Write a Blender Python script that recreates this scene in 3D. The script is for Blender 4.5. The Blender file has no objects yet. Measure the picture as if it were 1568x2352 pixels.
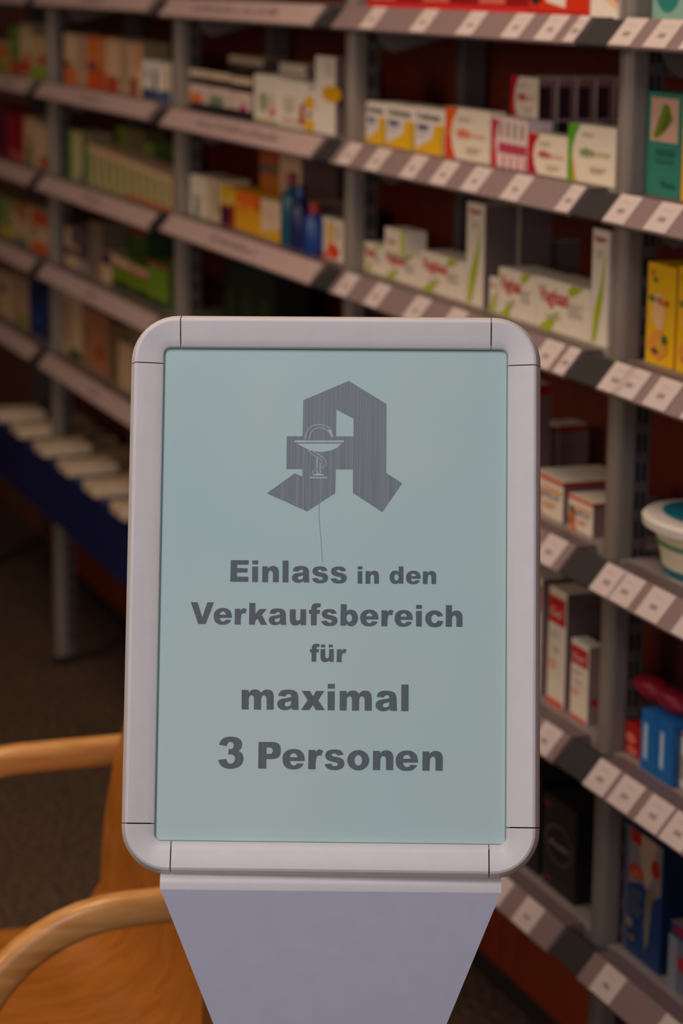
import bpy, bmesh, math, random
from mathutils import Vector, Matrix
from mathutils.geometry import tessellate_polygon
random.seed(7)
PI = math.pi
COL = bpy.context.scene.collection
sc = bpy.context.scene

# ------------------------------------------------------------------ camera, world, lights, exposure
F, PITCH, ROLL, CAMZ = 5670.0, 0.21356, 0.010506, 1.62
cam = bpy.data.cameras.new('camera'); camo = bpy.data.objects.new('camera', cam); COL.objects.link(camo)
cam.sensor_fit = 'VERTICAL'; cam.sensor_height = 22.3; cam.sensor_width = 14.87
cam.lens = F / 2352 * 22.3
camo.location = (0, 0, CAMZ)
camo.rotation_euler = (Matrix.Rotation(PI/2 - PITCH, 3, 'X') @ Matrix.Rotation(ROLL, 3, 'Z')).to_euler()
cam.dof.use_dof = True; cam.dof.focus_distance = 1.985; cam.dof.aperture_fstop = 4.0
cam.clip_start = 0.05
sc.camera = camo
sc.view_settings.view_transform = 'Standard'; sc.view_settings.look = 'None'
sc.view_settings.gamma = 1; sc.view_settings.use_curve_mapping = False
sc.view_settings.exposure = 0.0
w = bpy.data.worlds.new('world'); sc.world = w; w.use_nodes = True
w.node_tree.nodes['Background'].inputs[0].default_value = (0.80, 0.72, 0.80, 1)
w.node_tree.nodes['Background'].inputs[1].default_value = 0.10

def area(name, loc, target, size, power, col, sy=None, spread=None):
    l = bpy.data.lights.new(name, 'AREA'); l.size = size
    if sy: l.shape = 'RECTANGLE'; l.size_y = sy
    l.energy = power; l.color = col
    if spread: l.spread = spread
    o = bpy.data.objects.new(name, l); COL.objects.link(o); o.location = loc
    o.rotation_euler = (Vector(target) - Vector(loc)).to_track_quat('-Z', 'Y').to_euler()
    return o
area('ceiling_light_entrance', (-0.25, 0.55, 2.72), (-0.1, 0.75, 0), 0.9, 19, (0.92, 0.90, 1.0), 0.9)
area('ceiling_light_counter', (-0.55, 3.0, 2.74), (-0.3, 3.1, 0), 0.5, 12.5, (1.0, 0.74, 0.52), 0.5)
area('fill_light_sign_top', (-0.2, 2.35, 2.74), (-0.2, 2.4, 0), 0.25, 5, (1.0, 0.74, 0.52), 0.25)  # unseen lamp, added to brighten the top edge of the sign frame
area('ceiling_light_rear', (-1.7, 4.7, 2.74), (-1.4, 4.7, 0), 0.5, 6, (1.0, 0.74, 0.52), 0.5)
area('fill_light_shelves', (-2.7, 2.2, 2.1), (0.1, 3.2, 1.1), 0.9, 20, (1.0, 0.80, 0.62), 0.9)  # unseen warm side fill, added to light the shelf fronts
area('daylight_shopfront', (-1.0, -1.3, 1.7), (0.0, 3.0, 1.1), 2.4, 26, (0.95, 0.90, 0.95), 1.8)

# ------------------------------------------------------------------ geometry of the place
AL, D = 0.34805, 1.29079
dv = Vector((-math.sin(AL), math.cos(AL), 0)); nv = Vector((-math.cos(AL), -math.sin(AL), 0))
BASE = -nv * D
ROTZ = AL - PI/2                    # local x along the row towards the entrance, local y into the shelf
RW, RT = 0.0256, 0.0316             # price rail leans out by RW over a drop of RT
def L(s, off, z): return BASE + dv*s - nv*off + Vector((0, 0, z))
CP, SP, CR, SR = math.cos(PITCH), math.sin(PITCH), math.cos(ROLL), math.sin(ROLL)
def proj(P):                         # where a point of the place appears (used only to measure the photograph)
    x, y, z = P[0], P[1], P[2] - CAMZ
    Z = y*CP - z*SP; Y = -(z*CP + y*SP); u = F*x/Z; v = F*Y/Z
    return 784 + CR*u - SR*v, 1176 + SR*u + CR*v
def S_of(u, off, z):
    a, b = 0.8, 9.0
    for _ in range(50):
        m = (a+b)/2
        if proj(L(m, off, z))[0] > u: a = m
        else: b = m
    return (a+b)/2
def Z_of(v, s, off):
    a, b = 0.0, 2.6
    for _ in range(50):
        m = (a+b)/2
        if proj(L(s, off, m))[1] > v: a = m
        else: b = m
    return (a+b)/2
def ray(u, v):
    a, b = u-784, v-1176
    x = (CR*a + SR*b)/F; y = (-SR*a + CR*b)/F
    return Vector((x, CP - y*SP, -SP - y*CP))
def at_z(u, v, z): r = ray(u, v); return Vector((0, 0, CAMZ)) + r*((z-CAMZ)/r.z)
def at_y(u, v, y): r = ray(u, v); return Vector((0, 0, CAMZ)) + r*(y/r.y)

# ------------------------------------------------------------------ helpers
def lin(c):
    return tuple((x/255/12.92 if x/255 <= .04045 else ((x/255+.055)/1.055)**2.4) for x in c) + (1,)
_m = {}
def mat(c, rough=.5, metal=0, spec=.5, name=None):
    key = (tuple(c), rough, metal, spec)
    if key in _m: return _m[key]
    m = bpy.data.materials.new(name or 'paint_%d_%d_%d' % tuple(c)); m.use_nodes = True
    nt = m.node_tree; b = nt.nodes['Principled BSDF']
    b.inputs['Roughness'].default_value = rough; b.inputs['Metallic'].default_value = metal
    b.inputs['Specular IOR Level'].default_value = spec
    n = nt.nodes.new('ShaderNodeTexNoise'); n.inputs['Scale'].default_value = 60; n.inputs['Detail'].default_value = 3
    tc = nt.nodes.new('ShaderNodeTexCoord'); nt.links.new(tc.outputs['Object'], n.inputs['Vector'])
    mx = nt.nodes.new('ShaderNodeMix'); mx.data_type = 'RGBA'; mx.inputs[6].default_value = lin(c)
    q = lin(c); mx.inputs[7].default_value = (q[0]*.9, q[1]*.9, q[2]*.9, 1)
    nt.links.new(n.outputs['Fac'], mx.inputs[0]); nt.links.new(mx.outputs[2], b.inputs['Base Color'])
    _m[key] = m; return m
def wood(name, c1, c2, scale, stretch, rough=.4, distort=2.0, rings=False):
    m = bpy.data.materials.new(name); m.use_nodes = True; nt = m.node_tree; b = nt.nodes['Principled BSDF']
    b.inputs['Roughness'].default_value = rough
    tc = nt.nodes.new('ShaderNodeTexCoord'); mp = nt.nodes.new('ShaderNodeMapping'); mp.inputs['Scale'].default_value = stretch
    nt.links.new(tc.outputs['Object'], mp.inputs['Vector'])
    n = nt.nodes.new('ShaderNodeTexNoise'); n.inputs['Scale'].default_value = scale; n.inputs['Detail'].default_value = 5
    n.inputs['Distortion'].default_value = distort
    nt.links.new(mp.outputs[0], n.inputs['Vector'])
    r = nt.nodes.new('ShaderNodeValToRGB'); r.color_ramp.elements[0].position = .3; r.color_ramp.elements[1].position = .7
    r.color_ramp.elements[0].color = lin(c1); r.color_ramp.elements[1].color = lin(c2)
    nt.links.new(n.outputs['Fac'], r.inputs[0]); nt.links.new(r.outputs[0], b.inputs['Base Color'])
    return m
def link(name, me, parent=None, loc=None, rotz=None):
    o = bpy.data.objects.new(name, me); COL.objects.link(o)
    if parent: o.parent = parent
    if loc is not None: o.location = loc
    if rotz is not None: o.rotation_euler = (0, 0, rotz)
    return o
def tag(o, label, cat, group=None, kind=None):
    o['label'] = label; o['category'] = cat
    if group: o['group'] = group
    if kind: o['kind'] = kind
    return o
def struct(o): o['kind'] = 'structure'; return o
def smooth(me, ang=35):
    for p in me.polygons: p.use_smooth = True
    try: me.set_sharp_from_angle(angle=math.radians(ang))
    except Exception: pass
class MB:
    def __init__(s): s.bm = bmesh.new(); s.mats = []
    def mi(s, m):
        if m not in s.mats: s.mats.append(m)
        return s.mats.index(m)
    def box(s, a, b, m, bev=0):
        i = s.mi(m); x0, y0, z0 = a; x1, y1, z1 = b
        vs = [s.bm.verts.new(p) for p in ((x0,y0,z0),(x1,y0,z0),(x1,y1,z0),(x0,y1,z0),(x0,y0,z1),(x1,y0,z1),(x1,y1,z1),(x0,y1,z1))]
        fs = [s.bm.faces.new([vs[k] for k in q]) for q in ((0,3,2,1),(4,5,6,7),(0,1,5,4),(1,2,6,5),(2,3,7,6),(3,0,4,7))]
        for f in fs: f.material_index = i
        if bev:
            es = list({e for f in fs for e in f.edges})
            r = bmesh.ops.bevel(s.bm, geom=es, offset=bev, segments=2, affect='EDGES', profile=.5)
            for f in r['faces']: f.material_index = i
    def poly(s, pts, m):
        i = s.mi(m); f = s.bm.faces.new([s.bm.verts.new(p) for p in pts]); f.material_index = i; return f
    def prism(s, pts, off, m):       # closed outline pts (3d) extruded by vector off
        i = s.mi(m); off = Vector(off)
        a = [s.bm.verts.new(p) for p in pts]; b = [s.bm.verts.new(Vector(p)+off) for p in pts]
        fs = [s.bm.faces.new(list(reversed(a))), s.bm.faces.new(b)]
        n = len(pts)
        for k in range(n): fs.append(s.bm.faces.new([a[k], a[(k+1) % n], b[(k+1) % n], b[k]]))
        for f in fs: f.material_index = i
    def lathe(s, prof, m, n=28, cx=0, cy=0, sx=1, sy=1):
        i = s.mi(m); rings = []
        for r, z in prof:
            rings.append([s.bm.verts.new((cx+sx*r*math.cos(2*PI*k/n), cy+sy*r*math.sin(2*PI*k/n), z)) for k in range(n)])
        for a, b in zip(rings, rings[1:]):
            for k in range(n):
                s.bm.faces.new([a[k], a[(k+1) % n], b[(k+1) % n], b[k]]).material_index = i
        s.bm.faces.new(list(reversed(rings[0]))).material_index = i; s.bm.faces.new(rings[-1]).material_index = i
    def sweep(s, path, sect, m, up=Vector((0, 0, 1)), side=None, closed=False):
        i = s.mi(m); rings = []; n = len(path)
        for k, p in enumerate(path):
            p = Vector(p)
            a = Vector(path[(k-1) % n] if closed else path[max(k-1, 0)]); b = Vector(path[(k+1) % n] if closed else path[min(k+1, n-1)])
            t = (b-a).normalized(); sd = side.normalized() if side is not None else t.cross(up).normalized()
            nn = sd.cross(t).normalized()
            rings.append([s.bm.verts.new(p + sd*x + nn*y) for x, y in sect])
        q = len(sect)
        pr = list(zip(rings, rings[1:])) + ([(rings[-1], rings[0])] if closed else [])
        for a, b in pr:
            for k in range(q):
                s.bm.faces.new([a[k], a[(k+1) % q], b[(k+1) % q], b[k]]).material_index = i
        if not closed:
            s.bm.faces.new(list(reversed(rings[0]))).material_index = i; s.bm.faces.new(rings[-1]).material_index = i
    def text(s, txt, M, m, bold=0.0, width=None, height=None):   # flat lettering, lower left at M's origin, in M's xy plane
        vs, fs = glyphs(txt, bold)
        xs = [v[0] for v in vs]; ys = [v[1] for v in vs]
        kx = width/(max(xs)-min(xs)) if width else None; ky = height/(max(ys)-min(ys)) if height else None
        if kx is None: kx = ky
        if ky is None: ky = kx
        i = s.mi(m); bv = [s.bm.verts.new(M @ Vector(((v[0]-min(xs))*kx, (v[1]-min(ys))*ky, 0))) for v in vs]
        for f in fs:
            try: s.bm.faces.new([bv[k] for k in f]).material_index = i
            except ValueError: pass
    def done(s, name, parent=None, loc=None, rotz=None, sm=None, norm=True):
        if norm: bmesh.ops.recalc_face_normals(s.bm, faces=s.bm.faces)
        me = bpy.data.meshes.new(name); s.bm.to_mesh(me); s.bm.free()
        for m in s.mats: me.materials.append(m)
        if sm: smooth(me, sm)
        return link(name, me, parent, loc, rotz)
_g = {}
def glyphs(txt, bold=0.0, ky=1.9):
    # built-in typeface; bold thickens the upright strokes more than the level ones
    key = (txt, bold)
    if key in _g: return _g[key]
    cu = bpy.data.curves.new('t', 'FONT'); cu.body = txt; cu.size = 1; cu.fill_mode = 'NONE' if bold else 'FRONT'
    cu.space_character = 1.0 + bold*2.1
    cu.resolution_u = 6
    o = bpy.data.objects.new('t', cu); COL.objects.link(o)
    bpy.context.view_layer.update()
    if bold:
        me = o.to_mesh()
        # gather closed loops
        adj = {}
        for e in me.edges:
            a, b = e.vertices; adj.setdefault(a, []).append(b); adj.setdefault(b, []).append(a)
        co = {v.index: (v.co.x, v.co.y) for v in me.vertices}
        seen = set(); loops = []
        for st in adj:
            if st in seen: continue
            lp = [st]; seen.add(st); cur = st
            while True:
                nx = [q for q in adj[cur] if q not in seen]
                if not nx: break
                cur = nx[0]; seen.add(cur); lp.append(cur)
            loops.append([co[q] for q in lp])
        o.to_mesh_clear()
        c2 = bpy.data.curves.new('t2', 'CURVE'); c2.dimensions = '2D'; c2.fill_mode = 'BOTH'
        # orient: outer loops ccw, holes cw -> grow outwards
        def ar(l): return sum(l[k][0]*l[(k+1) % len(l)][1]-l[(k+1) % len(l)][0]*l[k][1] for k in range(len(l)))/2
        def inside(p, l):
            c = False; n = len(l)
            for k in range(n):
                (x1, y1), (x2, y2) = l[k], l[(k+1) % n]
                if (y1 > p[1]) != (y2 > p[1]) and p[0] < (x2-x1)*(p[1]-y1)/(y2-y1)+x1: c = not c
            return c
        out = []
        for l in loops:
            l2 = [l[0]]
            for p in l[1:]:
                if abs(p[0]-l2[-1][0])+abs(p[1]-l2[-1][1]) > 1e-4: l2.append(p)
            if abs(l2[0][0]-l2[-1][0])+abs(l2[0][1]-l2[-1][1]) < 1e-4: l2.pop()
            hole = sum(inside(l[0], m) for m in loops if m is not l) % 2 == 1
            if (ar(l2) > 0) == hole: l2.reverse()
            out.append(l2)
        for l in out:
            n = len(l); hole = ar(l) < 0; new = []
            bx = bold; by = bold/ky
            if hole: by *= .72; bx *= .8
            for k in range(n):
                p0, p1, p2 = l[k-1], l[k], l[(k+1) % n]
                def nrm(a, b):
                    dx, dy = b[0]-a[0], b[1]-a[1]; d = math.hypot(dx, dy) or 1
                    return (dy/d, -dx/d)
                n0, n1 = nrm(p0, p1), nrm(p1, p2)
                mx, my = n0[0]+n1[0], n0[1]+n1[1]; d = mx*n0[0]+my*n0[1]
                d = max(d, .6)
                new.append((p1[0]+bx*mx/d, p1[1]+by*my/d))
            sp = c2.splines.new('POLY'); sp.points.add(n-1); sp.use_cyclic_u = True
            for k, p in enumerate(new): sp.points[k].co = (p[0], p[1], 0, 1)
        o2 = bpy.data.objects.new('t2', c2); COL.objects.link(o2); bpy.context.view_layer.update()
        me = o2.to_mesh(); r = ([tuple(v.co) for v in me.vertices], [tuple(p.vertices) for p in me.polygons])
        o2.to_mesh_clear(); bpy.data.objects.remove(o2); bpy.data.curves.remove(c2)
    else:
        me = o.to_mesh(); r = ([tuple(v.co) for v in me.vertices], [tuple(p.vertices) for p in me.polygons]); o.to_mesh_clear()
    bpy.data.objects.remove(o); bpy.data.curves.remove(cu)
    _g[key] = r; return r

# ------------------------------------------------------------------ materials
M_post = mat((132, 120, 110), .45, .1); M_channel = mat((88, 82, 80), .5, .1); M_slot = mat((8, 8, 8), .9)
M_rail = mat((136, 114, 114), .45); M_flange = mat((100, 84, 86), .5); M_board = mat((140, 130, 128), .45, .1)
M_cap = mat((34, 30, 32), .6); M_label = mat((208, 191, 187), .5); M_ink = mat((140, 130, 128), .7); M_strip = mat((190, 162, 158), .5)
M_word = mat((146, 122, 122), .6)
M_panel = wood('dark_red_wood', (84, 22, 5), (100, 30, 8), 9, (6, 6, .6), .45)
M_plinth = wood('plinth_wood', (118, 38, 8), (138, 48, 12), 9, (6, 6, .6), .4)
M_beech = wood('beech_laminate', (190, 128, 62), (224, 164, 96), 7, (1.2, 7, 7), .3, 1.2)
M_shellw = wood('beech_shell', (150, 88, 26), (176, 108, 40), 5, (2.2, 9, 3), .3, 1.6)
M_white = mat((224, 219, 217), .38); M_plate = mat((202, 204, 220), .42); M_gap = mat((45, 45, 52), .8)

# ------------------------------------------------------------------ the room
def room():
    fm = bpy.data.materials.new('speckled_stone_floor'); fm.use_nodes = True; nt = fm.node_tree; b = nt.nodes['Principled BSDF']
    b.inputs['Roughness'].default_value = .6; b.inputs['Specular IOR Level'].default_value = .25
    tc = nt.nodes.new('ShaderNodeTexCoord')
    n1 = nt.nodes.new('ShaderNodeTexNoise'); n1.inputs['Scale'].default_value = 75; n1.inputs['Detail'].default_value = 6
    n2 = nt.nodes.new('ShaderNodeTexNoise'); n2.inputs['Scale'].default_value = 7; n2.inputs['Detail'].default_value = 3
    r = nt.nodes.new('ShaderNodeValToRGB'); r.color_ramp.elements[0].position = .36; r.color_ramp.elements[1].position = .66
    r.color_ramp.elements[0].color = lin((70, 56, 46)); r.color_ramp.elements[1].color = lin((128, 104, 84))
    mx = nt.nodes.new('ShaderNodeMix'); mx.data_type = 'RGBA'; mx.blend_type = 'MULTIPLY'; mx.inputs[0].default_value = .35
    for n in (n1, n2): nt.links.new(tc.outputs['Object'], n.inputs['Vector'])
    nt.links.new(n1.outputs['Fac'], r.inputs[0]); nt.links.new(r.outputs[0], mx.inputs[6]); nt.links.new(n2.outputs['Fac'], mx.inputs[7])
    nt.links.new(mx.outputs[2], b.inputs['Base Color'])
    def slab(name, s0, s1, o0, o1, z0, z1, m):
        k = MB(); k.box((-s1, o0, z0), (-s0, o1, z1), m); o = k.done(name, None, BASE, ROTZ); return struct(o)
    slab('floor', -2.6, 8.8, -3.6, .40, -.1, 0, fm)
    slab('ceiling', -2.6, 8.8, -3.6, .40, 2.8, 2.9, mat((200, 190, 180), .8))
    slab('wall_right', -2.6, 8.8, .30, .40, 0, 2.8, mat((120, 70, 50), .8))
    slab('wall_back', 8.7, 8.8, -3.6, .30, 0, 2.8, mat((110, 84, 68), .8))
    slab('wall_left', -2.6, 8.7, -3.7, -3.6, 0, 2.8, mat((150, 130, 116), .8))
room()

# ------------------------------------------------------------------ shelving: posts, back panels, plinths, shelves
POST = [6.62, 5.61, 4.56, 3.605, 2.657, 1.66]     # far to near
PN = ['beyond the far left bay', 'left of the green and orange medicine boxes', 'left of the black banded boxes',
      'behind the top of the sign', 'tallest in view right of the sign', 'nearest the entrance']
LEV = {1: 1.5774, 2: 1.3762, 3: 1.1788, 4: .9338, 5: .6873, 6: .4341}
LEVA = {1: 1.5829, 2: 1.3808, 3: 1.1711, 4: .9700, 5: .7617, 6: .4500}
def lev(bay, k): return (LEVA if bay <= 1 else LEV)[k]    # bay 0 far left, 1, 2, 3, 4 right
for i, s in enumerate(POST):
    e = link('shelf_upright', None, None, L(s, 0, 0), ROTZ)
    tag(e, 'grey metal shelving upright, ' + PN[i], 'shelf post', 'uprights of the shelving')
    k = MB(); r = .012; x0, x1, y0, y1 = -.016, .016, .018, .044
    pts = [(x0, y1), (x0, y0+r)] + [(x0+r-r*math.cos(a), y0+r-r*math.sin(a)) for a in (PI/8*j for j in range(1, 4))] + [(x0+r, y0), (x1-r, y0)] + \
          [(x1-r+r*math.sin(a), y0+r-r*math.cos(a)) for a in (PI/8*j for j in range(1, 4))] + [(x1, y0+r), (x1, y1)]
    k.prism([(x, y, .02) for x, y in pts], (0, 0, 2.2), M_post); k.done('front_profile', e, sm=30)
    k = MB(); k.box((-.013, .044, .02), (.013, .066, 2.2), M_channel)
    for z in range(60):
        zz = .06 + z*.035*1.02
        k.box((.0128, .049, zz), (.0138, .053, zz+.022), M_slot); k.box((.0128, .057, zz), (.0138, .061, zz+.022), M_slot)
    k.done('slotted_channel', e)
    k = MB(); k.lathe([(.012, .0), (.012, .02)], M_cap, 12, 0, .031); k.lathe([(.024, .0), (.024, .006)], M_cap, 16, 0, .031); k.done('foot', e)
    for j in range(1, 7):
        z = (LEVA if i <= 1 else LEV)[j]
        k = MB()
        k.prism([(-.044, 0.006, z-.003), (-.044, -RW+.003, z-RT), (-.044, -RW+.006, z-RT-.004), (-.044, .0165, z-.034), (-.044, .0165, z-.008)], (.088, 0, 0), M_cap)
        k.done('joint_cover', e)
def wordbars(k, x0, x1, z, hgt, P, m):
    x = x0
    while x < x1:
        wd = random.uniform(.004, .009); hh = hgt*random.choice((.6, .6, .95, 1.2))
        k.poly([P(x, z), P(min(x+wd, x1), z), P(min(x+wd, x1), z+hh), P(x, z+hh)], m); x += wd + random.uniform(.0015, .003)
        if random.random() < .12: x += .008
# label left ends (bottom edge of the rail in the photograph), per bay and level
LBL = {(3, 1): [823, 938, 1044, 1147, 1224, 1290], (4, 1): [1395, 1474, 1556], (3, 2): [770, 834, 915, 984, 1055, 1146, 1272], (4, 2): [1383, 1475, 1572],
       (3, 3): [764, 833, 922, 1003, 1100, 1215, 1268], (4, 3): [1371, 1403, 1473, 1560], (3, 4): [1085, 1150, 1222], (4, 4): [1348, 1392, 1457, 1540],
       (3, 5): [1090, 1150, 1212], (4, 5): [1333, 1392, 1456, 1512], (3, 6): [1040, 1105, 1173], (4, 6): [1352, 1486, 1600]}
TXT = {(2, 1): (440, 640), (2, 2): (455, 640), (2, 3): (485, 590), (1, 2): (185, 235), (1, 3): (190, 235), (1, 4): (195, 225), (1, 5): (200, 225), (1, 1): (185, 240), (0, 2): (5, 30)}
BN = ['far left bay', 'second bay from left', 'third bay from left', 'bay right of sign', 'right edge bay']
LN = {1: 'topmost shelf', 2: 'second shelf from the top', 3: 'third shelf from the top', 4: 'fourth shelf from the top', 5: 'fifth shelf from the top', 6: 'lowest shelf'}
for bay in range(5):
    sl, sr = POST[bay], POST[bay+1]
    W = sl - sr
    for j in range(1, 7):
        z = lev(bay, j); m0 = .046; x0, x1 = m0, W-m0
        e = link('shelf', None, None, L(sl, 0, 0), ROTZ)
        tag(e, '%s, %s, %s' % (LN[j], BN[bay], 'with price labels' if bay > 2 else 'with plain pinkish strip'), 'shelf', 'shelves of the medicine wall')
        k = MB(); k.box((.018, .0478, z-.024), (W-.018, .238, z-.004), M_board, .001); k.box((.020, .0275, z-.0238), (W-.020, .0477, z-.0042), M_board); k.done('shelf_board', e)
        k = MB(); a = [(x0, .0, z), (x0, -RW, z-RT), (x0, -RW+.002, z-RT-.003), (x0, .026, z-.024), (x0, .026, z-.0035), (x0, .003, z-.002)]
        k.prism(a, (x1-x0, 0, 0), M_rail); 
        k.box((x0, .003, z-.0045), (x1, .027, z-.0015), M_flange)
        k.done('price_rail', e)
        nrm = Vector((0, -RT, RW)).normalized()
        def P(x, t, up=.0006):   # t: 0 bottom .. 1 top of the rail face
            return (x, -RW*(1-t)+nrm.y*up, z-RT*(1-t)+nrm.z*up)
        if bay <= 2:
            k = MB(); k.poly([P(x0, .04), P(x1, .04), P(x1, .96), P(x0, .96)], M_strip)
            if (bay, j) in TXT:
                ua, ub = TXT[(bay, j)]; sa = sl - S_of(ua, -RW/2, z-RT/2); sb = sl - S_of(ub, -RW/2, z-RT/2)
                wordbars(k, sa, sb, .35, .32, lambda x, t: P(x, t, .001), M_word)
            k.done('rail_strip', e)
        else:
            for u in LBL[(bay, j)]:
                xs = sl - S_of(u, -RW, z-RT)
                if x0-.035 < xs < x0: xs = x0
                if xs < x0 or xs > x1-.03: continue
                xe = min(xs+.055, x1)
                k = MB(); q0, q1 = P(xs, .02, .0004), P(xs, .98, .0004)
                k.prism([P(xs, .02, .0004), P(xe, .02, .0004), P(xe, .98, .0004), P(xs, .98, .0004)], tuple(nrm*.0008), M_label)
                c = (xs+xe)/2
                for bx in (-.008, -.002, .004):
                    k.poly([P(c+bx, .34, .0016), P(c+bx+.004, .34, .0016), P(c+bx+.004, .50, .0016), P(c+bx, .50, .0016)], M_ink)
                k.poly([P(c-.014, .72, .0016), P(c+.010, .72, .0016), P(c+.010, .75, .0016), P(c-.014, .75, .0016)], mat((190, 178, 172)))
                k.done('price_label', e)
        for xb in (.0165, W-.0165-.003) if j < 6 else ():
            k = MB(); cur = [(.075, -.024), (.245, -.024), (.245, -.034)]
            pts = [(xb, .05, z-.024), (xb, .235, z-.0245), (xb, .235, z-.03), (xb, .12, z-.062), (xb, .085, z-.07), (xb, .07, z-.06)]
            k.prism(pts, (.003, 0, 0), M_post); k.done('bracket', e)
    o = link('backboard', None, None, L(sl, 0, 0), ROTZ)
    e = MB(); e.box((.002, .252, .0455), (W-.002, .290, 2.25), M_panel); e.done('wood_panel', o)
    e = MB(); e.box((.002, .250, 0), (W-.002, .290, .045), M_cap); e.done('base_strip', o)
    e = MB(); e.box((.002, .245, .0455), (W-.002, .2515, .39), M_plinth); e.done('lower_panel', o); tag(o, 'dark red-brown wooden back panel of the ' + BN[bay], 'backboard', 'wooden backboards')
for i, s in enumerate(POST[:-1]):
    k = MB(); k.box((-.014, .204, .46), (.014, .244, 2.2), M_channel, .002)
    o = k.done('back_rail', None, L(s, 0, 0), ROTZ); tag(o, 'thin grey rail on the wooden back wall, %s' % ['far left end', 'behind the tall orange boxes', 'above the black banded boxes', 'above the yellow and orange boxes', 'behind the teal box'][i], 'rail', 'rails on the back wall')

# ------------------------------------------------------------------ packs on the shelves
FRONT = .044
def pack(kind, label, bay, j, u0, u1, v, dep=.06, col=(235, 228, 215), pr=(), side=(), scol=None, off=FRONT, z=None, group=None, cat='box', gap=.0012, h=None, top=None, v_at=1):
    z0 = (lev(bay, j) - .004) if z is None else z
    s0 = S_of(u0, off, z0); s1 = S_of(u1, off, z0)
    lo, hi = POST[bay+1]+.018, POST[bay]-.018
    s0 = min(s0, hi); s1 = max(s1, lo); wd = max(s0 - s1 - gap, .008)
    if h is None: h = Z_of(v, s1 if v_at else s0, off) - z0
    h = max(h, .015)
    return pack_m(kind, label, s0, off, z0, wd, dep, h, col, pr, side, scol, group, cat, top)
def pack_m(kind, label, s0, off, z0, wd, dep, h, col=(235, 228, 215), pr=(), side=(), scol=None, group=None, cat='box', top=None):
    k = MB(); m = mat(col, .45)
    k.box((0, 0, 0), (wd, dep, h), m, min(.0012, wd*.08, h*.05))
    def draw(items, P, a, b, M):
        lay = .0003
        for it in items:
            c = mat(it[-1], .45); t = it[0]; lay += .00015
            if t == 'r': _, X0, Y0, X1, Y1, _c = it; k.poly([P(X0, Y0, lay), P(X1, Y0, lay), P(X1, Y1, lay), P(X0, Y1, lay)], c)
            elif t == 'p': k.poly([P(x, y, lay) for x, y in it[1]], c)
            elif t == 'e': _, cx, cy, rx, ry, _c = it; k.poly([P(cx+rx*math.cos(q*PI/12), cy+ry*math.sin(q*PI/12), lay) for q in range(24)], c)
            elif t == 't':
                _, x, y, ww, hh, txt, _c = it; k.text(txt, M(x, y, lay), c, bold=.045, width=ww*a, height=hh*b)
            elif t == 'l':           # lines of small print
                _, x, y, ww, hh, n, _c = it
                for q in range(n):
                    yy = y - q*hh*1.9; k.poly([P(x, yy, lay), P(x+ww*(1-.15*(q % 3)), yy, lay), P(x+ww*(1-.15*(q % 3)), yy+hh, lay), P(x, yy+hh, lay)], c)
    draw(pr, lambda x, y, l: (x*wd, -l, y*h), wd, h, lambda x, y, l: Matrix.Translation((x*wd, -l, y*h)) @ Matrix.Rotation(PI/2, 4, 'X'))
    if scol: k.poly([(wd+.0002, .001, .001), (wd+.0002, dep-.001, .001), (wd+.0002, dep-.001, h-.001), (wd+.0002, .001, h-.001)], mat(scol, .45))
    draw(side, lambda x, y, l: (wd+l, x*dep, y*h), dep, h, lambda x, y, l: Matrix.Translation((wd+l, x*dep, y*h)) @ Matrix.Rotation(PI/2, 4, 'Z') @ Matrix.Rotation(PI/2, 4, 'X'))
    if top: k.poly([(.001, .001, h+.0002), (wd-.001, .001, h+.0002), (wd-.001, dep-.001, h+.0002), (.001, dep-.001, h+.0002)], mat(top, .45))
    o = k.done(kind, None, L(s0, off, z0), ROTZ, norm=False)
    tag(o, label, cat, group); return o
CW = (236, 222, 200); WH = (240, 228, 214); RED = (190, 20, 30); ORG = (232, 96, 20); YEL = (235, 180, 20); GRN = (110, 180, 40); LIM = (170, 185, 20)
ORD = ['first', 'second', 'third', 'fourth', 'fifth', 'sixth', 'seventh', 'eighth', 'ninth', 'tenth', 'eleventh', 'twelfth']

# right bays, topmost shelf
dr = [('r', 0, .02, 1, .12, (220, 40, 40)), ('l', .1, .45, .7, .08, 3, (230, 110, 90))]
for q, (a, b) in enumerate([(828, 958), (958, 1088), (1088, 1214)]):
    pack('medicine_box', 'dark red box on the topmost shelf, ' + ['leftmost of three, just right of the post', 'middle of three', 'beside the orange-red box'][q], 3, 1, a, b, 0, .07, (150, 10, 14), dr, group='dark red boxes on the topmost shelf', h=.09)
pack('medicine_box', 'orange-red box with a white wedge on the topmost shelf', 3, 1, 1214, 1352, 0, .07, (215, 50, 18), [('p', [(.3, .2), (.62, .12), (.7, 1), (.2, 1)], WH), ('e', .12, .3, .1, .15, (60, 40, 30)), ('r', 0, 0, 1, .07, (190, 20, 30))], h=.09)
pack('medicine_box', 'white box with orange corner at the right end of the topmost shelf', 3, 1, 1354, 1418, 0, .03, WH, [('p', [(.4, .3), (.95, .12), (1, .5), (.5, .7)], (240, 200, 150)), ('p', [(.7, .4), (1, .2), (1, .9)], (220, 90, 40))], h=.09)
pack('medicine_box', 'pale turquoise box with a teal ring, top right corner', 4, 1, 1484, 1580, 0, .07, (140, 180, 165), [('e', .45, .42, .36, .32, (40, 130, 120)), ('e', .45, .46, .25, .2, (120, 170, 158)), ('l', .3, .55, .3, .04, 2, (40, 120, 110))], h=.10)
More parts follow.
